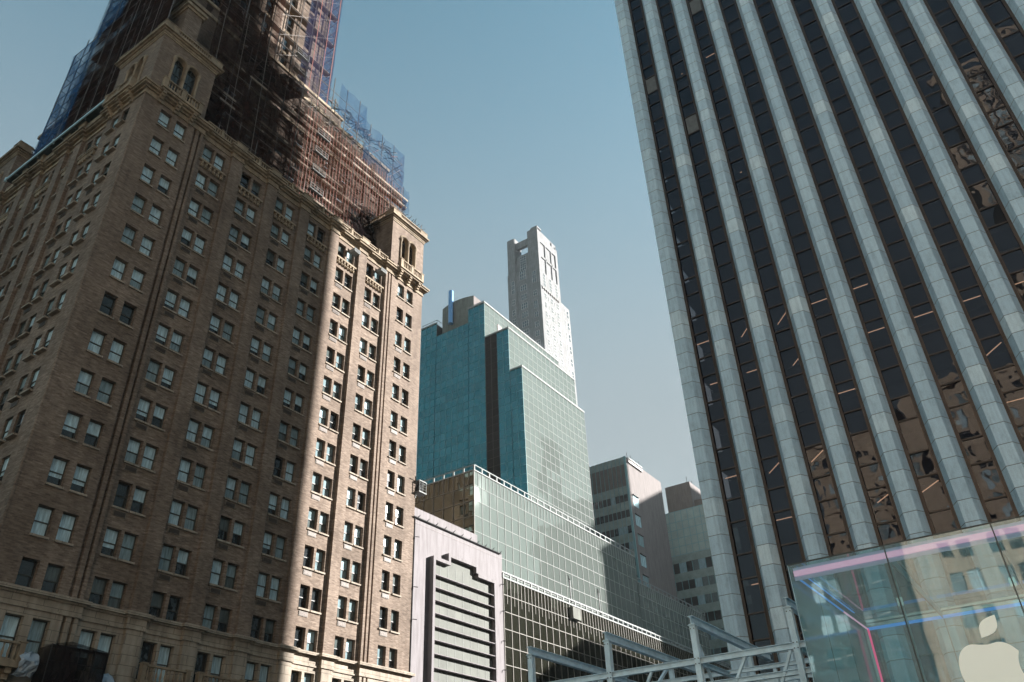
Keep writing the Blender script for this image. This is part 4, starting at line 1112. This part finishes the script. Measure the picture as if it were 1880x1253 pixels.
# strip lights hanging inside, seen through the glass
rg = random.Random(5); nl = 0
def tubeL(y0, y1, x0, x1, z, r=.035):
    global nl
    q = MB(); q.tube((x0, y0, z), (x1, y1, z), r, 'warm', 5); q.build('strip_light', mt); nl += 1
for li, zt in enumerate(levels):
    zc = zt+1.0-1.1
    if li < 8:
        for bi in range(0, NB, 1):
            if rg.random() < .55:
                c = bay_centres[min(bi, NB-1)]
                y0 = c+rg.uniform(-.6, .6)
                if rg.random() < .5: tubeL(y0-.9, y0+.9, XP+1.2, XP+1.2, zc)
                else: tubeL(y0-.7, y0+.5, XP+.9, XP+2.3, zc)
    elif rg.random() < .35:
        c = bay_centres[rg.randrange(0, 12)]; tubeL(c-.6, c+.5, XP+1.0, XP+1.0, zc)
# dots of light
for i in range(9):
    c = bay_centres[rg.randrange(0, 12)]; zt = levels[rg.randrange(6, len(levels)-8)]; tubeL(c+.1, c+.22, XP+1.2, XP+1.2, zt-.3, .05)

# ------------------------------------------------------------------ steel frame on the plaza
fr_ = thing('steel_frame', (32, 14, 0), 'grey painted steel I-beam frame standing on the plaza left of the glass cube', 'steel frame')
def ibeam(a, b, h, wd, name, upv=(0, 0, 1)):
    a, b = Vector(a), Vector(b); d = (b-a); L = d.length; d.normalize(); u = Vector(upv); s_ = d.cross(u).normalized(); u = s_.cross(d)
    q = MB()
    def bx(s0, s1, u0, u1):
        k = len(q.v); q.v += [tuple(p+s_*ss+u*uu) for p in (a, b) for ss, uu in ((s0, u0), (s1, u0), (s1, u1), (s0, u1))]
        for fc in ((0, 1, 2, 3), (7, 6, 5, 4), (0, 4, 5, 1), (1, 5, 6, 2), (2, 6, 7, 3), (3, 7, 4, 0)): q.f.append(tuple(k+i for i in fc)); q.mi.append(q.mat('steel'))
    t = .022
    bx(-wd/2, wd/2, h/2-t, h/2); bx(-wd/2, wd/2, -h/2, -h/2+t); bx(-t/2, t/2, -h/2+t, h/2-t)
    return q.build(name, fr_)
for y in (20.55, 16.6, 12.62, 8.64):
    ibeam((32, y, 0), (32, y, 9.62), .26, .24, 'post', (1, 0, 0))
    ibeam((31.8, y, 9.78), (41.5, y, 9.78), .34, .22, 'roof_beam')
    q = MB(); q.box(31.82, 32.2, y-.16, y+.16, 9.58, 9.61, 'steel')
    for dz in (8.1, 8.3, 9.45):
        for dy in (-.07, .07): q.tube((31.86, y+dy, dz), (31.83, y+dy, dz), .022, 'bolt', 6)
    q.build('cap_plate', fr_)
    ibeam((38.4, y, 0), (38.4, y, 9.6), .22, .2, 'post', (1, 0, 0))
    ibeam((32.1, y, 8.15), (38.3, y, 8.15), .2, .16, 'tie_beam')
    ibeam((38.2, y, 9.5), (36.4, y, 8.3), .12, .12, 'brace')
for z in (8.22, 7.3):
    ibeam((32.0, 20.4, z), (32.0, 8.3, z), .24 if z > 8 else .2, .2, 'edge_beam')
    ibeam((38.4, 20.4, z), (38.4, 8.3, z), .2, .16, 'edge_beam')
for y0, y1 in ((19.9, 18.7), (15.9, 14.7), (11.9, 10.7), (9.9, 8.9)):
    ibeam((32.0, y0, 6.2), (32.0, y1, 8.1), .1, .1, 'brace', (1, 0, 0))
ibeam((33.6, 12.62, 7.0), (32.3, 12.62, 8.9), .1, .1, 'brace')
for y in (18.6, 14.6, 10.6): ibeam((35.2, y, 7.2), (35.2, y, 8.1), .16, .14, 'post', (1, 0, 0))
ibeam((35.2, 20.4, 8.22), (35.2, 8.3, 8.22), .18, .14, 'edge_beam')

# ------------------------------------------------------------------ glass cube
cu = thing('glass_cube', (28, 2.2, 0), 'glass cube pavilion with pink and blue lit edges and a white apple emblem, bottom right', 'glass pavilion')
CX0, CX1, CY1, CY0, CZ = 28.0, 38.0, 7.28, -2.92, 10.0
FCu = Fr('W', CX0); seams = [CY1, 4.09, .9, -2.92]
for a, b in zip(seams[1:], seams[:-1]):
    q = MB(); q.face([(CX0, a+.012, CZ), (CX0, b-.012, CZ), (CX0, b-.012, .15), (CX0, a+.012, .15)], 'cube_glass'); q.build('front_panel', cu)
for nm, pts in (('side_panel', [(CX0, CY1), (CX1, CY1)]), ('side_panel', [(CX0, CY0), (CX1, CY0)]), ('rear_panel', [(CX1, CY1), (CX1, CY0)])):
    (xa, ya), (xb, yb) = pts; q = MB(); q.face([(xa, ya, .15), (xb, yb, .15), (xb, yb, CZ), (xa, ya, CZ)], 'fin'if nm == 'side_panel' and ya > 0 else 'cube_roof'); q.build(nm, cu)
q = MB(); q.face([(CX0, CY1, CZ-.02), (CX1, CY1, CZ-.02), (CX1, CY0, CZ-.02), (CX0, CY0, CZ-.02)], 'cube_roof'); q.build('roof_panel', cu)
q = MB()
for y in seams[1:-1]: q.box(CX0-.004, CX0+.03, y-.018, y+.018, .15, CZ, 'seam')
q.box(CX0-.005, CX0+.02, CY0, CY1, CZ-.02, CZ+.03, 'seam'); q.tube((CX0, CY1, .15), (CX0, CY1, CZ), .012, 'shed_edge', 5)
for x in (31.4, 34.7): q.box(x-.015, x+.015, CY1-.01, CY1+.01, .15, CZ, 'seam')
for y in seams[1:-1]: q.box(CX1-.02, CX1+.02, y-.015, y+.015, .15, CZ, 'seam')
q.build('joints', cu)
for y in seams[1:-1]:
    q = MB(); q.box(CX0+.03, CX0+.5, y-.01, y+.01, .15, CZ-.35, 'fin'); q.build('glass_fin', cu)
    q = MB(); q.box(CX0+.06, CX1, y-.012, y+.012, CZ-.45, CZ-.1, 'fin'); q.box(CX0+.06, CX1, y-.02, y+.02, CZ-.46, CZ-.43, 'seam'); q.build('roof_fin', cu)
    for z in (8.2, 5.4, 2.6):
        q = MB(); q.box(CX0+.03, CX0+.16, y-.09, y+.09, z-.13, z+.13, 'chrome'); q.build('fitting', cu)
q = MB(); q.box(CX1-.16, CX1-.02, CY0, CY1-.15, CZ-.34, CZ-.06, 'chrome'); q.box(CX1-.2, CX1-.16, CY0, CY1-.15, CZ-.2, CZ-.16, 'seam')
q.box(CX0+.25, CX1-.1, CY1-.16, CY1-.05, CZ-.34, CZ-.08, 'seam'); q.box(CX1-.14, CX1-.03, CY1-.16, CY1-.04, .15, CZ, 'chrome'); q.build('edge_beam', cu)
for nm, bxs, mt_ in (('light_strip', (CX0+.1, CX0+.16, CY0, CY1-.12, CZ-.38, CZ-.2), 'led_pink'), ('light_strip', (CX1-.22, CX1-.18, CY0, CY1-.2, CZ-.48, CZ-.36), 'led_blue'),
                     ('light_strip', (CX0+.5, CX0+6, CY1-.2, CY1-.16, CZ-.44, CZ-.38), 'led_blue'), ('light_strip', (CX0+6, CX1-.2, CY1-.2, CY1-.16, CZ-.44, CZ-.38), 'led_pink'),
                     ('light_strip', (CX0+.5, CX0+8, CY1-.2, CY1-.16, CZ-.1, CZ-.07), 'led_blue'), ('light_strip', (CX1-.24, CX1-.16, CY1-.24, CY1-.17, .15, CZ-.4), 'led_red')):
    q = MB(); q.box(*bxs, mt_); q.build(nm, cu)
q = MB(); q.box(CX0+.17, CX0+.19, CY0, CY1-.1, CZ-.52, CZ-.08, 'led_soft'); q.build('light_diffuser', cu)  # wide dim emissive sheet painting the soft glow around the pink strip
# emblem
def apple():
    # outline in metres on the west pane (y to the left is positive), from the visible part, closed symmetrically
    L = [(2.10, 6.58), (2.28, 6.60), (2.52, 6.66), (2.74, 6.60), (2.92, 6.42), (3.02, 6.12), (3.02, 5.80), (2.94, 5.45), (2.80, 5.13), (2.62, 4.88), (2.46, 4.78), (2.30, 4.80), (2.14, 4.86), (1.98, 4.85)]
    Rr = [(1.82, 4.79), (1.66, 4.78), (1.48, 4.90), (1.32, 5.10), (1.20, 5.34)]
    bite = [(1.30, 5.42), (1.43, 5.60), (1.49, 5.84), (1.47, 6.08), (1.38, 6.30)]
    top = [(1.50, 6.46), (1.66, 6.58), (1.82, 6.62), (1.95, 6.60)]
    pts = L+Rr+bite+top
    # smooth (Chaikin) but keep bite corners
    keep = {(1.20, 5.34), (1.38, 6.30), (2.10, 6.58)}
    for _ in range(2):
        o = []; n = len(pts)
        for i in range(n):
            a, b = pts[i], pts[(i+1) % n]
            if a in keep: o.append(a)
            else: o.append((a[0]*.75+b[0]*.25, a[1]*.75+b[1]*.25))
            if b not in keep: o.append((a[0]*.25+b[0]*.75, a[1]*.25+b[1]*.75))
        pts = o
    lf = []
    p0, p1 = (2.19, 6.78), (1.66, 7.36)
    for i in range(13): t = i/12; lf.append((p0[0]+(p1[0]-p0[0])*t+.17*math.sin(math.pi*t), p0[1]+(p1[1]-p0[1])*t+.12*math.sin(math.pi*t)))
    for i in range(11, 0, -1): t = i/12; lf.append((p0[0]+(p1[0]-p0[0])*t-.17*math.sin(math.pi*t), p0[1]+(p1[1]-p0[1])*t-.13*math.sin(math.pi*t)))
    for nm, pp in (('emblem_body', pts), ('emblem_leaf', lf)):
        q = MB(); q.face([(CX0-.05, y, z) for y, z in pp], 'logo'); q.face([(CX0-.012, y, z) for y, z in reversed(pp)], 'logo')
        for i in range(len(pp)):
            a, b = pp[i], pp[(i+1) % len(pp)]; q.face([(CX0-.05, a[0], a[1]), (CX0-.05, b[0], b[1]), (CX0-.012, b[0], b[1]), (CX0-.012, a[0], a[1])], 'logo')
        q.build(nm, cu)
apple()

# ------------------------------------------------------------------ neighbours mirrored in the glass, plus unseen blocks added to block light
def block(name, loc, x0, x1, y0, y1, h, m, label, face='E', du=3.2, dz=3.6, ww=1.3, wh=2.1, pane='dark_pane', roofcap=True):
    t = thing(name, loc, label, 'building'); q = MB(); F = Fr(face, x1 if face == 'E' else y0)
    u0, u1 = (y0, y1) if face == 'E' else (x0, x1)
    q.box(x0, x1-(.3 if face == 'E' else 0), y0+(.3 if face == 'S' else 0), y1, 0, h, m)
    ops = []; z = h-dz
    pn = MB()
    while z > 3:
        u = u0+1.6; k = 0
        while u+ww < u1-.8:
            ops.append((u, u+ww, z-wh, z)); k += 1; u += ww+.5 if k % 2 else du
        z -= dz
    wall(q, F, u0, u1, 0, h, ops, .28, m, .0)
    for o in ops:
        pn.face([F(o[0], -.2, o[2]), F(o[1], -.2, o[2]), F(o[1], -.2, o[3]), F(o[0], -.2, o[3])], random.choice((pane, pane, 'curtain_b', 'curtain_a')))
        F.box(pn, o[0], o[1], -.2, -.14, (o[2]+o[3])/2-.04, (o[2]+o[3])/2+.04, 'frame_light')
    if roofcap:
        F.box(q, u0, u1, .003, .6, h-.7, h, m); F.box(q, u0, u1, .003, .35, h-14, h-13.6, m); F.box(q, u0, u1, .003, .3, 14, 14.5, m)
    q.build('wall', t); pn.build('windows', t)
    return t
block('beige_hotel', (-50, -20, 0), -75, -40, -46, 12.6, 69, 'west_stone', 'sunlit beige stone hotel with paired windows, seen mirrored in the glass cube front')
block('stone_block', (-50, 20, 0), -75, -42, 13, 29, 66, 'west_stone', 'sunlit stone facade mirrored in the middle window strips of the marble tower', ww=1.5, wh=2.3)
block('shop_block', (-41, 20, 0), -41.9, -39.5, 13, 30, 31, 'west_dark', 'low dark shopfront block mirrored in the left part of the glass cube', pane='band_dark', roofcap=False)  # added block, hides the pale stone facade from the cube's reflection
block('beige_tower', (-70, -20, 0), -82, -62, -34, -19, 158, 'west_stone', 'tall striped beige tower mirrored as wavy bands in the upper right glass strip', du=1.2, dz=2.2, ww=.9, wh=2.0, roofcap=False)
block('dark_slab', (150, 10, 0), 131, 164.5, 6, 17, 46, 'dark_tower', 'low dark office slab mirrored in the lower smoked glass of the podium', face='S')
block('dark_mid_rise', (190, 0, 0), 165, 226, 8, 17.7, 72, 'dark_tower', 'dark flat-roofed office building mirrored in the shaded middle of the glass podium', face='S')
block('dark_high_rise', (240, 0, 0), 232, 262, -14, 17.7, 108, 'dark_tower', 'dark high-rise mirrored in the shaded right end of the glass podium', face='S')

block('plaza_hotel', (20, -110, 0), -90, 8, -150, -95, 110, 'west_dark', 'brown stone block south of the plaza, mirrored in the lower hotel windows', face='E')  # added out of view to block southern sky light and deepen the hotel's shade

block('street_block', (107, 10, 0), 84, 130, 2, 16.5, 32, 'dark_tower', 'low dark block in the side street, mirrored along the bottom of the smoked podium glass', face='S')  # added to block bright low sky from the hotel's shaded south face
# thin city haze
hb = MB(); hb.box(-520, 900, -600, 900, -1.5, 215, 'haze'); ho = hb.build('haze', kind='stuff')

block('slim_tower', (197, 12, 0), 209, 214.5, 13.0, 17.6, 122, 'dark_tower', 'slim dark tower mirrored as a smudge in the pale teal tower side', face='S', roofcap=False)
